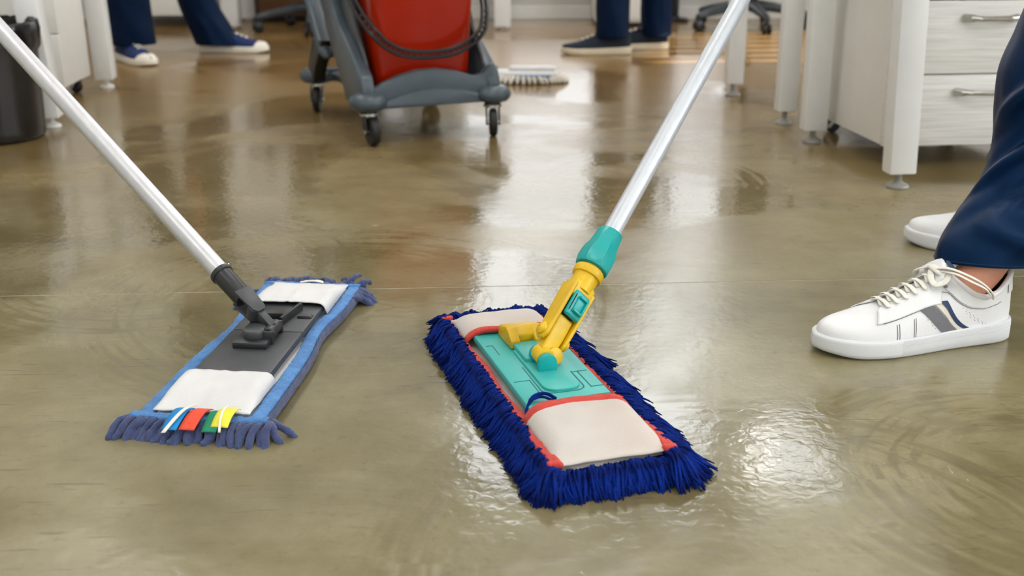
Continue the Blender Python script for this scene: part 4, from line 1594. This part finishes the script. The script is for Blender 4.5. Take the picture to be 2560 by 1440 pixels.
class ShoeForm:
    """surface of a low sneaker in its own frame: x heel to toe, +y the outer side of a left foot"""
    def __init__(self, k=1.0, height=1.0):
        self.h = height

    def F(self, side, t, inset=0.0):
        x, y = cr(LAT if side > 0 else MED, t)
        if inset:
            c = Vector((min(max(x, 0.05), 0.245), 0))
            d = (Vector((x, y)) - c)
            l = d.length
            d = d * ((l - inset) / l) if l > inset else d
            x, y = c.x + d.x, c.y + d.y
        return Vector((x, y))

    def t_of(self, side, x):
        a, b = 0.0, 1.0
        for _ in range(26):
            m = (a + b) / 2
            if cr(LAT if side > 0 else MED, m)[0] < x:
                a = m
            else:
                b = m
        return (a + b) / 2

    RIDGE = [(0.112, 0.106), (0.135, 0.098), (0.165, 0.085), (0.195, 0.071), (0.220, 0.0605), (0.245, 0.0535), (0.27, 0.048), (0.285, 0.045)]
    COLLAR = [(0.0, 0.104), (0.008, 0.104), (0.020, 0.096), (0.040, 0.080), (0.060, 0.0735), (0.080, 0.079), (0.098, 0.092), (0.112, 0.106)]

    def E(self, side, t):
        f = self.F(side, t)
        xf = f.x
        if xf < 0.125:
            q = xf / 0.125
            x = 0.008 + 0.104 * q
            a, c = 0.052, 0.060
            y = side * 0.0315 * math.sqrt(max(0, 1 - ((x - c) / a) ** 2))
            z = table(self.COLLAR, x)
        else:
            q = (xf - 0.125) / 0.18
            x = 0.112 + (0.285 - 0.112) * (q ** 0.85)
            y = 0.0
            z = table(self.RIDGE, x)
        return Vector((x, y, z * self.h + (1 - self.h) * 0.03))

    def S(self, side, t, s):
        f = self.F(side, t, 0.004)
        e = self.E(side, t)
        z0 = table(SOLE_H, f.x) - 0.003
        w = sstep(0.085, 0.165, f.x)
        n = 2.0 + 0.35 * sstep(0.2, 0.3, f.x)
        ph = s * PI / 2
        a_f = 1 - abs(math.cos(ph)) ** (2 / n)
        b_f = abs(math.sin(ph)) ** (2 / n)
        a_r = s ** 1.3 - 0.22 * math.sin(PI * s)
        b_r = s
        a = a_r * (1 - w) + a_f * w
        b = b_r * (1 - w) + b_f * w
        return Vector((f.x + (e.x - f.x) * a, f.y + (e.y - f.y) * a, z0 + (e.z - z0) * b))

    def N(self, side, t, s):
        d = 0.004
        a = self.S(side, min(1, t + d), s) - self.S(side, max(0, t - d), s)
        b = self.S(side, t, min(1, s + d * 3)) - self.S(side, t, max(0, s - d * 3))
        n = a.cross(b) * -side
        n = n.normalized() if n.length > 1e-12 else Vector((0, 0, 1))
        return n if True else -n

    def at(self, side, x, s, off=0.0):
        t = self.t_of(side, x)
        return self.S(side, t, s) + self.N(side, t, s) * off


def patch(form, side, fx0, fx1, s0, s1, off, nu=18, nv=10, thick=0.0):
    """a patch of the upper between the sole positions fx0(s)..fx1(s)"""
    bm = NB()

    def P(i, j):
        s = s0 + (s1 - s0) * i / (nu - 1)
        x = fx0(s) + (fx1(s) - fx0(s)) * j / (nv - 1)
        return form.at(side, x, s, off)
    grid(bm, P, nu, nv)
    return bm


def make_shoe(parent, loc, rz, left, style, label, size=1.0):
    """left: +1 left foot, -1 right foot (mirrored)"""
    fm = ShoeForm(height=1.0 if style == 'leather' else 0.86)
    m_up = {'leather': M['leather'], 'navy': M['canvas_navy'], 'dark': M['canvas_dark']}[style]
    m_so = {'leather': M['sole'], 'navy': M['off_white'], 'dark': M['beige_sole']}[style]
    W = Matrix.Translation(loc) @ Matrix.Rotation(rz, 4, 'Z') @ Matrix.Scale(size, 4) @ Matrix.Scale(left, 4, (0, 1, 0))
    Wi = W

    def put(bm, name, m, par, smooth=180, label=None):
        bmesh.ops.transform(bm, matrix=Wi, verts=bm.verts)
        return obj(name, bm, m, par, smooth, label)
    # upper
    bm = NB()
    NT, NS = 44, 18
    tl = []
    for side in (1, -1):
        cols = []
        for i in range(NT + 1):
            cols.append([bm.verts.new(fm.S(side, i / NT, j / NS)) for j in range(NS + 1)])
        for i in range(NT):
            for j in range(NS):
                q = (cols[i][j], cols[i + 1][j], cols[i + 1][j + 1], cols[i][j + 1])
                bm.faces.new(q if side > 0 else q[::-1])
    bmesh.ops.remove_doubles(bm, verts=bm.verts, dist=0.0002)
    U = put(bm, 'shoe', m_up, parent, 180, label)
    solidify(U, 0.0025, -1)
    # sole with a foxing band and grooves
    bm = NB()
    tt = [(1, i / 40) for i in range(41)] + [(-1, 1 - i / 40) for i in range(1, 40)]
    lv = [(0.0, -0.006), (0.0006, -0.002), (0.004, 0.0008), (0.45, 0.0010), (0.60, 0.0010), (0.615, 0.0), (0.64, 0.0), (0.655, 0.0010), (0.74, 0.0010), (0.755, 0.0),
          (0.78, 0.0), (0.795, 0.0008), (0.87, 0.0006), (0.885, -0.0004), (0.905, -0.0004), (0.92, 0.0004), (0.985, -0.0004), (1.0, -0.0018), (0.99, -0.006)]
    prev = None
    for z, off in lv:
        ring = []
        for sd, t in tt:
            p = fm.F(sd, t, -off)
            sh = table(SOLE_H, p.x)
            spring = 0.006 * sstep(0.25, 0.305, p.x) * (1 - min(1, z))
            zz = (z * sh if z > 0.01 or z == 0 else z)
            ring.append(bm.verts.new((p.x, p.y, zz + spring)))
        n = len(ring)
        if prev:
            for k in range(n):
                bm.faces.new((prev[k], prev[(k + 1) % n], ring[(k + 1) % n], ring[k]))
        else:
            bm.faces.new(ring[::-1])
        prev = ring
    bm.faces.new(prev)
    put(bm, 'sole', m_so, U, 50)
    # toe bumper
    bm = NB()
    tb = [(1, t) for t in [fm.t_of(1, 0.198) + (1 - fm.t_of(1, 0.198)) * i / 20 for i in range(21)]] + \
         [(-1, 1 - (1 - fm.t_of(-1, 0.21)) * i / 20) for i in range(1, 21)]

    def TB(i, j):
        sd, t = tb[i]
        fz = [0.10, 0.12, 0.3, 0.55, 0.80, 0.93, 0.96, 0.95][j]
        of = [0.0008, 0.0020, 0.0024, 0.0024, 0.0020, 0.0014, 0.0004, -0.002][j]
        if i in (0, len(tb) - 1):
            of = min(of, 0.0012)
        p = fm.F(sd, t, -of)
        return Vector((p.x, p.y, fz * table(SOLE_H, p.x) + 0.006 * sstep(0.25, 0.305, p.x) * (1 - fz)))
    grid(bm, TB, len(tb), 8)
    put(bm, 'toe_bumper', M['toe_rub'] if style == 'leather' else m_so, U)
    if style == 'navy':
        # rubber toe cap
        for sd in (1, -1):
            bm = patch(fm, sd, lambda s: 0.248 + 0.03 * s, lambda s: 0.3045, 0.0, 0.96, 0.0012, 14, 10)
            put(bm, 'toe_cap', m_so, U)
    # tongue
    bm = NB()

    def TG(i, j):
        f = i / 14
        v = -1 + 2 * j / 10
        x = 0.142 - 0.026 * f
        zc = 0.088 + 0.035 * f
        w = 0.020 + 0.007 * f
        if f > 0.8:
            w *= math.sqrt(max(0.05, 1 - ((f - 0.8) / 0.21) ** 2))
        z = (zc - 0.012 * v * v) * fm.h + (1 - fm.h) * 0.03
        return Vector((x + 0.008 * v * v, v * w, z))
    grid(bm, TG, 15, 11)
    tg = put(bm, 'tongue', m_up, U)
    solidify(tg, 0.006, 0)
    # lining and collar roll
    bm = NB()
    ring_t = [(1, i / 24 * fm.t_of(1, 0.122)) for i in range(25)]
    ring = [fm.E(1, t) for _, t in ring_t] + [fm.E(-1, t) for _, t in ring_t[::-1][0:-1]]

    def LN(i, j):
        e = ring[i]
        c = Vector((0.062, 0, 0))
        f = j / 6
        k = 1 - 0.10 * math.sin(f * PI / 2) if f < 1 else 0.9
        return Vector((c.x + (e.x - c.x) * k, e.y * k, e.z + 0.001 - (e.z - 0.045) * f))
    grid(bm, LN, len(ring), 7, True)
    put(bm, 'lining', M['dark_lining'] if style != 'leather' else M['dark_lining'], U)
    bm = NB()
    rp = [p + Vector((0, 0, -0.0015)) for p in ring]
    tube(bm, rp, 0.0042 if style == 'leather' else 0.003, 10, closed=True)
    put(bm, 'collar', m_up, U)
    if style == 'leather':
        # padded collar panel (pale grey), heel tab
        for sd in (1, -1):
            bm = patch(fm, sd, lambda s: 0.020, lambda s: 0.126, 0.64, 0.98, 0.0014, 8, 30)
            for v in bm.verts:
                pass
            o = put(bm, 'collar_panel', M['lining'] if False else M['leather'], U)
            bm = patch(fm, sd, lambda s: 0.0045, lambda s: 0.0185, 0.66, 1.0, 0.0022, 8, 8)
            put(bm, 'heel_tab', M['sole'], U)
        # eyestay facing
        for sd in (1, -1):
            bm = patch(fm, sd, lambda s: 0.128 + 0.012 * (1 - s), lambda s: 0.232 - 0.02 * max(0, s - 0.75) * 4 + 0.004 * math.sin(s * 6), 0.43, 0.86, 0.0028, 16, 26)
            e = put(bm, 'eyestay', M['leather'], U)
            solidify(e, 0.0016, -1)
        # three stripes
        for sd in (1, -1):
            for nm, m, b0, b1, a0, a1 in (('stripe', 's_grey', 0.0990, 0.1260, 0.1630, 0.1840), ('stripe', 's_cream', 0.0880, 0.0970, 0.1510, 0.1600), ('stripe', 's_navy', 0.0760, 0.0865, 0.1370, 0.1480)):
                f0 = lambda s, p=b0, q=a0: p + (q - p) * (s / 0.62) ** 0.85 if s > 0 else p
                f1 = lambda s, p=b1, q=a1: p + (q - p) * (s / 0.62) ** 0.85 if s > 0 else p
                bm = patch(fm, sd, f0, f1, 0.02, 0.475, 0.0016, 20, 6)
                put(bm, nm, M[m], U, label={'s_grey': 'broad grey suede stripe', 's_cream': 'narrow cream stripe', 's_navy': 'narrow navy stripe'}[m])
        # stitch lines and perforations on the outer side
        bm = NB()
        for off in (0.0, 0.0035):
            tube(bm, [fm.at(1, 0.205 - off - 0.0 * i, 0.03 + 0.30 * i / 10, 0.0005) for i in range(11)], 0.0005, 4)
        for off in (0.0, 0.003):
            tube(bm, [fm.at(1, 0.178 - off, 0.03 + 0.30 * i / 10, 0.0005) for i in range(11)], 0.0004, 4)
        tube(bm, [fm.at(1, 0.224 - 0.085 * (i / 16), 0.425, 0.0006) for i in range(17)], 0.0006, 4)
        tube(bm, [fm.at(1, 0.137 - 0.105 * (i / 16), 0.60 + 0.08 * (i / 16 - 0.5) ** 2, 0.0009) for i in range(17)], 0.0005, 4)
        tube(bm, [fm.at(1, 0.0195, 0.72 + 0.26 * i / 8, 0.0022) for i in range(9)], 0.0006, 4)
        put(bm, 'stitching', M['stitch'], U)
        bm = NB()
        for row in range(10):
            for c in range(2):
                s = 0.10 + 0.048 * row
                for xb, xa in ((0.047 + 0.006 * c, 0.098 + 0.006 * c), (0.126 + 0.008 * c, 0.176 + 0.008 * c)):
                    if xb > 0.1 and row > 4:
                        continue
                    x = xb + (xa - xb) * (s / 0.62) + (0.002 if row % 2 else 0)
                    t = fm.t_of(1, x)
                    p, n = fm.S(1, t, s), fm.N(1, t, s)
                    lathe(bm, [(0.0007, 0.0), (0.0006, 0.0003)], 6, axis_matrix(p, n, (1, 0.1, 0)))
        o = put(bm, 'perforations', M['stitch'], U, 0)
        o['kind'] = 'stuff'
    # laces
    n_rows = 7 if style == 'leather' else 5
    for r in range(n_rows):
        f = r / (n_rows - 1)
        xs = 0.210 - 0.084 * f
        for sd in (1, -1):
            pts = []
            for i in range(13):
                q = i / 12
                # from the eyelet on side sd up over the ridge to the other side, one row higher
                if q < 0.62:
                    s = 0.70 + 0.30 * (q / 0.62)
                    pts.append(fm.at(sd, xs + 0.006 * q, min(s, 0.999), 0.0035 + 0.0025 * math.sin(PI * q) + (0.0012 if sd > 0 else 0)))
                else:
                    s = 1.0 - 0.18 * ((q - 0.62) / 0.38)
                    pts.append(fm.at(-sd, xs + 0.006 * q + 0.004 * (q - 0.62), min(s, 0.999), 0.0035 + 0.0025 * math.sin(PI * q)))
            # smooth
            for _ in range(2):
                pts = [pts[0]] + [(a + b * 2 + c) / 4 for a, b, c in zip(pts, pts[1:], pts[2:])] + [pts[-1]]
            if style != 'leather':
                pts = pts[3:]
            bm = NB()
            tube(bm, pts, [0.0026] + [0.0046] * (len(pts) - 2) + [0.0034], 10, 0.26)
            put(bm, 'lace', M['lace'] if style != 'leather' else M['lace'], U)
            if style == 'leather':
                bm = NB()
                p = fm.at(sd, xs, 0.69, 0.0018)
                t = fm.t_of(sd, xs)
                lathe(bm, [(0.0028, 0.0), (0.0024, 0.0008)], 12, axis_matrix(p, fm.N(sd, t, 0.69), (1, 0.1, 0)))
                put(bm, 'eyelet', M['stitch'], U, 0)
    if style == 'leather':
        # bow ends falling over the outer collar
        for pts in ([(0.131, 0.004, 0.112), (0.120, 0.024, 0.117), (0.098, 0.036, 0.109), (0.078, 0.042, 0.098), (0.062, 0.043, 0.084), (0.058, 0.041, 0.076)],
                    [(0.132, 0.006, 0.110), (0.117, 0.030, 0.112), (0.096, 0.041, 0.102), (0.076, 0.045, 0.092), (0.066, 0.044, 0.082)],
                    [(0.134, 0.002, 0.109), (0.143, 0.016, 0.102), (0.141, 0.026, 0.096), (0.128, 0.029, 0.101), (0.118, 0.022, 0.112)],
                    [(0.133, -0.004, 0.113), (0.142, -0.022, 0.103), (0.132, -0.034, 0.092), (0.118, -0.030, 0.104)]):
            bm = NB()
            tube(bm, [cr(pts, i / 24) for i in range(25)], 0.0046, 10, 0.30, round_ends=True)
            put(bm, 'lace', M['lace'], U)
        bm = NB()
        tube(bm, [(0.128, -0.014, 0.1085), (0.131, 0.0, 0.1135), (0.128, 0.014, 0.1085)], 0.0075, 10, 0.5, round_ends=True)
        put(bm, 'lace_knot', M['lace'], U)
        bm = NB()
        tube(bm, [(0.1125, 0.008, 0.1205), (0.1125, 0.018, 0.1165)], 0.0038, 8, 0.45, round_ends=True)
        put(bm, 'tongue_label', M['s_navy'], U)
    return U


# ------------------------------------------------------------------ people
def cloth_leg(bm, ctrl, nr=70, na=84, fold=0.006, seed=0.0, creases=(), hem=0.0):
    """ctrl: list of (x, y, z, rx, ry); a trouser leg lofted upwards from its hem"""
    def P(i, j):
        a = 2 * PI * i / na
        f = j / (nr - 1)
        x, y, z, rx, ry = cr(ctrl, f)
        d = fold * (noise.noise(Vector((math.cos(a) * 1.3, math.sin(a) * 1.3, z * 7 + seed))) +
                    0.45 * noise.noise(Vector((math.cos(a) * 2.6 + 4, math.sin(a) * 2.6, z * 14 + seed))))
        for (a0, z0, slope, wa, wz, amp) in creases:
            da = (a - a0 + PI) % (2 * PI) - PI
            dz = z - (z0 + slope * da)
            d += amp * math.exp(-(da / wa) ** 2) * math.exp(-(dz / wz) ** 2)
        zz = z
        if hem:
            zz += hem * (math.cos(a + 1.2)) * max(0, 1 - f * 5)
        return Vector((x + (rx + d) * math.cos(a), y + (ry + d) * math.sin(a), zz))
    return grid(bm, P, na, nr, True), P


def skin_body(parent, verts, edges, radii, name='body', m='skin'):
    """one continuous skinned surface; the vertex 0 is the pelvis and the root"""
    me = bpy.data.meshes.new(name)
    me.from_pydata([Vector(v) for v in verts], edges, [])
    o = bpy.data.objects.new(name, me)
    COL.objects.link(o)
    o.parent = parent
    sk = o.modifiers.new('skin', 'SKIN')
    sk.use_smooth_shade = True
    for i, r in enumerate(radii):
        me.skin_vertices[0].data[i].radius = r if isinstance(r, tuple) else (r, r)
        me.skin_vertices[0].data[i].use_root = (i == 0)
    sd = o.modifiers.new('smooth', 'SUBSURF')
    sd.levels = 1
    sd.render_levels = 2
    me.materials.append(M[m])
    return o


def figure(parent, pelvis, chest_off, face, legs, hands):
    """legs: two lists [knee, ankle, toe]; hands: two (elbow, wrist, grip direction) points; face: facing direction"""
    F = Vector(face).normalized()
    Sd = Vector((-F.y, F.x, 0))
    pv = Vector(pelvis)
    co = Vector(chest_off)
    V, E, Rd = [], [], []

    def put(p, r, par=None):
        V.append(tuple(p))
        Rd.append(r)
        if par is not None:
            E.append((par, len(V) - 1))
        return len(V) - 1
    root = put(pv, (0.13, 0.10))
    waist = put(pv + co * 0.4 + Vector((0, 0, 0.18)), (0.12, 0.09), root)
    chest = put(pv + co * 0.8 + Vector((0, 0, 0.36)), (0.145, 0.105), waist)
    neck0 = put(pv + co + Vector((0, 0, 0.50)), (0.06, 0.06), chest)
    neck1 = put(pv + co * 1.08 + Vector((0, 0, 0.57)), 0.05, neck0)
    hd = pv + co * 1.15 + Vector((0, 0, 0.66)) + F * 0.015
    h1 = put(hd, (0.075, 0.085), neck1)
    h2 = put(hd + Vector((0, 0, 0.09)), (0.078, 0.092), h1)
    put(hd + Vector((0, 0, 0.145)), (0.045, 0.055), h2)
    for s, leg in zip((1, -1), legs):
        hip = put(pv + Sd * (0.09 * s) + Vector((0, 0, -0.06)), 0.082, root)
        kn = put(leg[0], 0.055, hip)
        if len(leg) == 5:
            md = put(leg[3], 0.048, kn)
            md = put(leg[4], 0.037, md)
        else:
            md = put(Vector(leg[0]).lerp(Vector(leg[1]), 0.35), 0.052, kn)
        an = put(leg[1], 0.034, md)
        put(leg[2], 0.026, an)
    for s, hnd in zip((1, -1), hands):
        sh = put(pv + co * 0.98 + Vector((0, 0, 0.45)) + Sd * (0.185 * s), 0.055, chest)
        el = put(hnd[0], 0.042, sh)
        wr = put(hnd[1], 0.027, el)
        d = (Vector(hnd[1]) - Vector(hnd[0])).normalized()
        pm = put(Vector(hnd[1]) + d * 0.06, (0.036, 0.018), wr)
        side = d.cross(Vector((0, 0, 1))).normalized()
        nrm = side.cross(d)
        tip = Vector(hnd[1]) + d * 0.085
        for q, ln in ((-0.030, 0.060), (-0.010, 0.072), (0.010, 0.068), (0.030, 0.052)):
            a = put(tip + side * q, 0.0095, pm)
            b = put(tip + side * q + d * ln * 0.45 - nrm * 0.012, 0.0088, a)
            put(tip + side * q + d * ln * 0.62 - nrm * 0.038, 0.008, b)
        a = put(Vector(hnd[1]) + d * 0.03 - side * 0.036, 0.011, pm)
        put(Vector(hnd[1]) + d * 0.065 - side * 0.046 - nrm * 0.022, 0.009, a)
    body = skin_body(parent, V, E, Rd)
    # face, hair and ears on the head
    for s in (1, -1):
        bm = NB()
        bmesh.ops.create_uvsphere(bm, u_segments=14, v_segments=10, radius=0.012)
        bmesh.ops.translate(bm, vec=hd + Vector((0, 0, 0.055)) + F * 0.075 + Sd * (0.031 * s), verts=bm.verts)
        obj('eye', bm, M['off_white'], body, 180)
        bm = NB()
        bmesh.ops.create_uvsphere(bm, u_segments=12, v_segments=8, radius=0.028)
        bmesh.ops.scale(bm, vec=(0.45, 0.45, 1), verts=bm.verts)
        bmesh.ops.translate(bm, vec=hd + Vector((0, 0, 0.04)) + Sd * (0.078 * s), verts=bm.verts)
        obj('ear', bm, M['skin'], body, 180)
    bm = NB()
    tube(bm, [hd + Vector((0, 0, 0.065)) + F * 0.082, hd + Vector((0, 0, 0.03)) + F * 0.104, hd + Vector((0, 0, 0.018)) + F * 0.088], [0.008, 0.013, 0.01], 8, round_ends=True)
    obj('nose', bm, M['skin'], body, 180)
    bm = NB()
    tube(bm, [hd + Vector((0, 0, -0.012)) + F * 0.076 + Sd * q for q in (-0.024, 0, 0.024)], 0.006, 8, round_ends=True)
    obj('mouth', bm, M['red_trim'], body, 180)
    bm = NB()
    bmesh.ops.create_uvsphere(bm, u_segments=24, v_segments=16, radius=0.1)
    bmesh.ops.delete(bm, geom=[v for v in bm.verts if v.co.z < -0.02 and v.co.dot(F) > -0.03 or v.co.z < -0.06], context='VERTS')
    bmesh.ops.translate(bm, vec=hd + Vector((0, 0, 0.072)) - F * 0.012, verts=bm.verts)
    obj('hair', bm, M['hair'], parent, 180)
    # work shirt: torso and sleeves as one skinned garment a little outside the body
    V2, E2, R2 = [], [], []

    def p2(p, r, par=None):
        V2.append(tuple(p))
        R2.append(r)
        if par is not None:
            E2.append((par, len(V2) - 1))
        return len(V2) - 1
    r0 = p2(pv + Vector((0, 0, 0.0)), (0.155, 0.125))
    r1 = p2(pv + co * 0.4 + Vector((0, 0, 0.18)), (0.145, 0.115), r0)
    r2 = p2(pv + co * 0.8 + Vector((0, 0, 0.36)), (0.165, 0.125), r1)
    p2(pv + co + Vector((0, 0, 0.50)), (0.075, 0.075), r2)
    for s, hnd in zip((1, -1), hands):
        a = p2(pv + co * 0.98 + Vector((0, 0, 0.45)) + Sd * (0.185 * s), 0.07, r2)
        b = p2(hnd[0], 0.058, a)
        p2(Vector(hnd[0]).lerp(Vector(hnd[1]), 0.9), 0.04, b)
    skin_body(parent, V2, E2, R2, 'shirt', 'navy_far')
    return body


# --- the person mopping at the right edge
P1 = thing('person', 'person in navy trousers and white striped sneakers standing at the right edge', 'person', (0.80, 1.80, 0))
P1I = Matrix.Translation((-0.80, -1.80, 0))
bm = NB()
ctrl = [(0.742, 1.586, 0.117, 0.111, 0.072), (0.748, 1.590, 0.140, 0.112, 0.073), (0.766, 1.600, 0.172, 0.110, 0.073), (0.797, 1.614, 0.215, 0.104, 0.074),
        (0.815, 1.632, 0.270, 0.103, 0.078), (0.825, 1.640, 0.330, 0.112, 0.084), (0.835, 1.648, 0.385, 0.120, 0.088), (0.852, 1.655, 0.440, 0.118, 0.090),
        (0.872, 1.662, 0.490, 0.116, 0.093), (0.905, 1.690, 0.60, 0.116, 0.098), (0.955, 1.735, 0.75, 0.122, 0.106), (1.000, 1.775, 0.90, 0.135, 0.115)]
PIA = PI
creases = [(-2.50, 0.272, 0.085, 0.65, 0.011, 0.0195), (-2.20, 0.236, 0.085, 0.75, 0.018, -0.0112), (-1.75, 0.160, -0.03, 1.0, 0.020, 0.0180), (-1.75, 0.203, 0.02, 0.9, 0.018, -0.0093),
           (-2.45, 0.365, 0.085, 0.55, 0.014, 0.0195), (-2.15, 0.328, 0.09, 0.6, 0.016, -0.0112), (-1.9, 0.43, 0.12, 0.6, 0.016, 0.0165), (-1.2, 0.25, 0.16, 0.4, 0.014, 0.0150),
           (-1.3, 0.31, 0.16, 0.45, 0.016, -0.0093), (-2.9, 0.30, 0.05, 0.35, 0.018, -0.0056)]
_, PF = cloth_leg(bm, ctrl, 120, 110, 0.009, 2.0, creases, 0.008)
ctrl2 = [(0.995, 1.955, 0.075, 0.105, 0.080), (1.0, 1.952, 0.16, 0.102, 0.078), (1.01, 1.95, 0.28, 0.100, 0.080), (1.03, 1.94, 0.48, 0.105, 0.088), (1.04, 1.91, 0.68, 0.115, 0.10), (1.04, 1.87, 0.88, 0.13, 0.115)]
cloth_leg(bm, ctrl2, 60, 72, 0.007, 9.0)
hipc = [(1.01, 1.83, 0.84, 0.165, 0.15), (1.015, 1.83, 0.92, 0.170, 0.145), (1.02, 1.83, 1.0, 0.16, 0.125)]
cloth_leg(bm, hipc, 10, 60, 0.003, 4.0)
bmesh.ops.transform(bm, matrix=P1I, verts=bm.verts)
TRO = obj('trousers', bm, M['navy'], P1, 180)
solidify(TRO, 0.0022, -1)
bm = NB()
na = 110
tube(bm, [PF(i, 7) + Vector((0, 0, 0.0)) + (PF(i, 7) - Vector((0.757, 1.59, PF(i, 7).z))).normalized() * 0.0004 for i in range(na)], 0.0007, 5, closed=True)
tube(bm, [PF(i, 0) for i in range(na)], 0.0028, 8, closed=True)
bmesh.ops.transform(bm, matrix=P1I, verts=bm.verts)
obj('hem', bm, M['navy'], TRO, 180)
A1 = R(180 + 13)
make_shoe(P1, (0.738 - 0.80, 1.570 - 1.80, 0.0), A1, 1, 'leather', 'white leather sneaker with grey, cream and navy side stripes', 1.02)
make_shoe(P1, (1.042 - 0.80, 1.930 - 1.80, 0.0), R(155), -1, 'leather', 'white leather sneaker half hidden behind the trouser hem', 1.045)
o1 = Vector((0.80, 1.80, 0))
q = lambda *p: Vector(p) - o1
figure(P1, q(1.02, 1.83, 0.93), (-0.06, 0.02, 0), (-0.9, 0.15, 0),
       [[q(0.895, 1.705, 0.50), q(0.684, 1.557, 0.100), q(0.640, 1.546, 0.058), q(0.848, 1.675, 0.36), q(0.772, 1.618, 0.215)], [q(1.03, 1.94, 0.50), q(0.988, 1.955, 0.095), q(0.945, 1.975, 0.05)]][::1],
       [(q(0.80, 1.78, 1.13), q(0.70, 2.02, 1.02)), (q(0.98, 2.10, 1.14), q(0.80, 2.22, 1.10))])


# --- the two people in the background
def back_person(label, loc, legs, shoes, pelvis, face, hands, style):
    t = thing('person', label, 'person', loc)
    o = Vector(loc)
    mv = Matrix.Translation(-o)
    bm = NB()
    for c in legs:
        cloth_leg(bm, c, 56, 64, 0.008, c[0][0] * 10)
    pv = Vector(pelvis)
    cloth_leg(bm, [(pv.x, pv.y, pv.z - 0.10, 0.165, 0.14), (pv.x, pv.y, pv.z, 0.168, 0.138), (pv.x, pv.y, pv.z + 0.07, 0.155, 0.12)], 8, 48, 0.002, 1.0)
    bmesh.ops.transform(bm, matrix=mv, verts=bm.verts)
    tr = obj('trousers', bm, M['navy_far'], t, 180)
    solidify(tr, 0.002, -1)
    lg = []
    for (x, y, a, lf), c in zip(shoes, legs):
        make_shoe(t, Vector((x, y, 0)) - o, R(a), lf, style, {'navy': 'navy canvas sneaker with white sole and toe cap', 'dark': 'dark navy canvas sneaker with beige sole'}[style])
        d = Vector((math.cos(R(a)), math.sin(R(a)), 0))
        h = Vector((x, y, 0))
        kn = Vector(c[len(c) // 2][:3])
        lg.append([kn - o, h + d * 0.058 + Vector((0, 0, 0.09)) - o, h + d * 0.10 + Vector((0, 0, 0.05)) - o])
    figure(t, pv - o, Vector(face).normalized() * 0.03, face, lg, [(Vector(a) - o, Vector(b) - o) for a, b in hands])
    return t


back_person('person in navy trousers and navy sneakers with white soles, striding at the back left', (-1.36, 4.80, 0),
            [[(-1.545, 4.66, 0.070, 0.092, 0.082), (-1.553, 4.665, 0.15, 0.090, 0.085), (-1.555, 4.68, 0.30, 0.088, 0.085), (-1.55, 4.70, 0.48, 0.088, 0.09), (-1.49, 4.74, 0.68, 0.095, 0.095), (-1.44, 4.78, 0.86, 0.105, 0.105)],
             [(-1.275, 4.965, 0.035, 0.100, 0.085), (-1.305, 4.965, 0.10, 0.090, 0.082), (-1.355, 4.96, 0.22, 0.082, 0.082), (-1.385, 4.94, 0.45, 0.085, 0.088), (-1.37, 4.88, 0.66, 0.095, 0.095), (-1.36, 4.82, 0.86, 0.105, 0.105)]],
            [(-1.632, 4.72, -48, -1), (-1.365, 4.965, -2, 1)], (-1.40, 4.80, 0.93), (0.9, -0.3, 0),
            [((-1.30, 5.08, 1.16), (-1.10, 5.00, 1.02)), ((-1.38, 4.55, 1.16), (-1.18, 4.45, 1.04))], 'navy')
back_person('person in navy trousers and dark sneakers with beige soles, standing at the back right', (0.50, 4.95, 0),
            [[(0.425, 4.90, 0.075, 0.074, 0.078), (0.430, 4.90, 0.16, 0.073, 0.078), (0.435, 4.91, 0.32, 0.074, 0.080), (0.44, 4.92, 0.50, 0.080, 0.088), (0.455, 4.94, 0.70, 0.092, 0.095), (0.47, 4.96, 0.88, 0.10, 0.10)],
             [(0.640, 5.060, 0.060, 0.066, 0.072), (0.635, 5.060, 0.16, 0.068, 0.074), (0.628, 5.055, 0.32, 0.072, 0.078), (0.61, 5.045, 0.50, 0.080, 0.088), (0.57, 5.03, 0.70, 0.092, 0.095), (0.54, 5.01, 0.88, 0.10, 0.10)]],
            [(0.515, 4.895, 181, 1), (0.695, 5.055, 178, -1)], (0.505, 4.98, 0.93), (-1.0, 0.05, 0),
            [((0.36, 4.76, 1.15), (0.16, 4.80, 1.04)), ((0.38, 5.22, 1.15), (0.18, 5.10, 1.02))], 'dark')
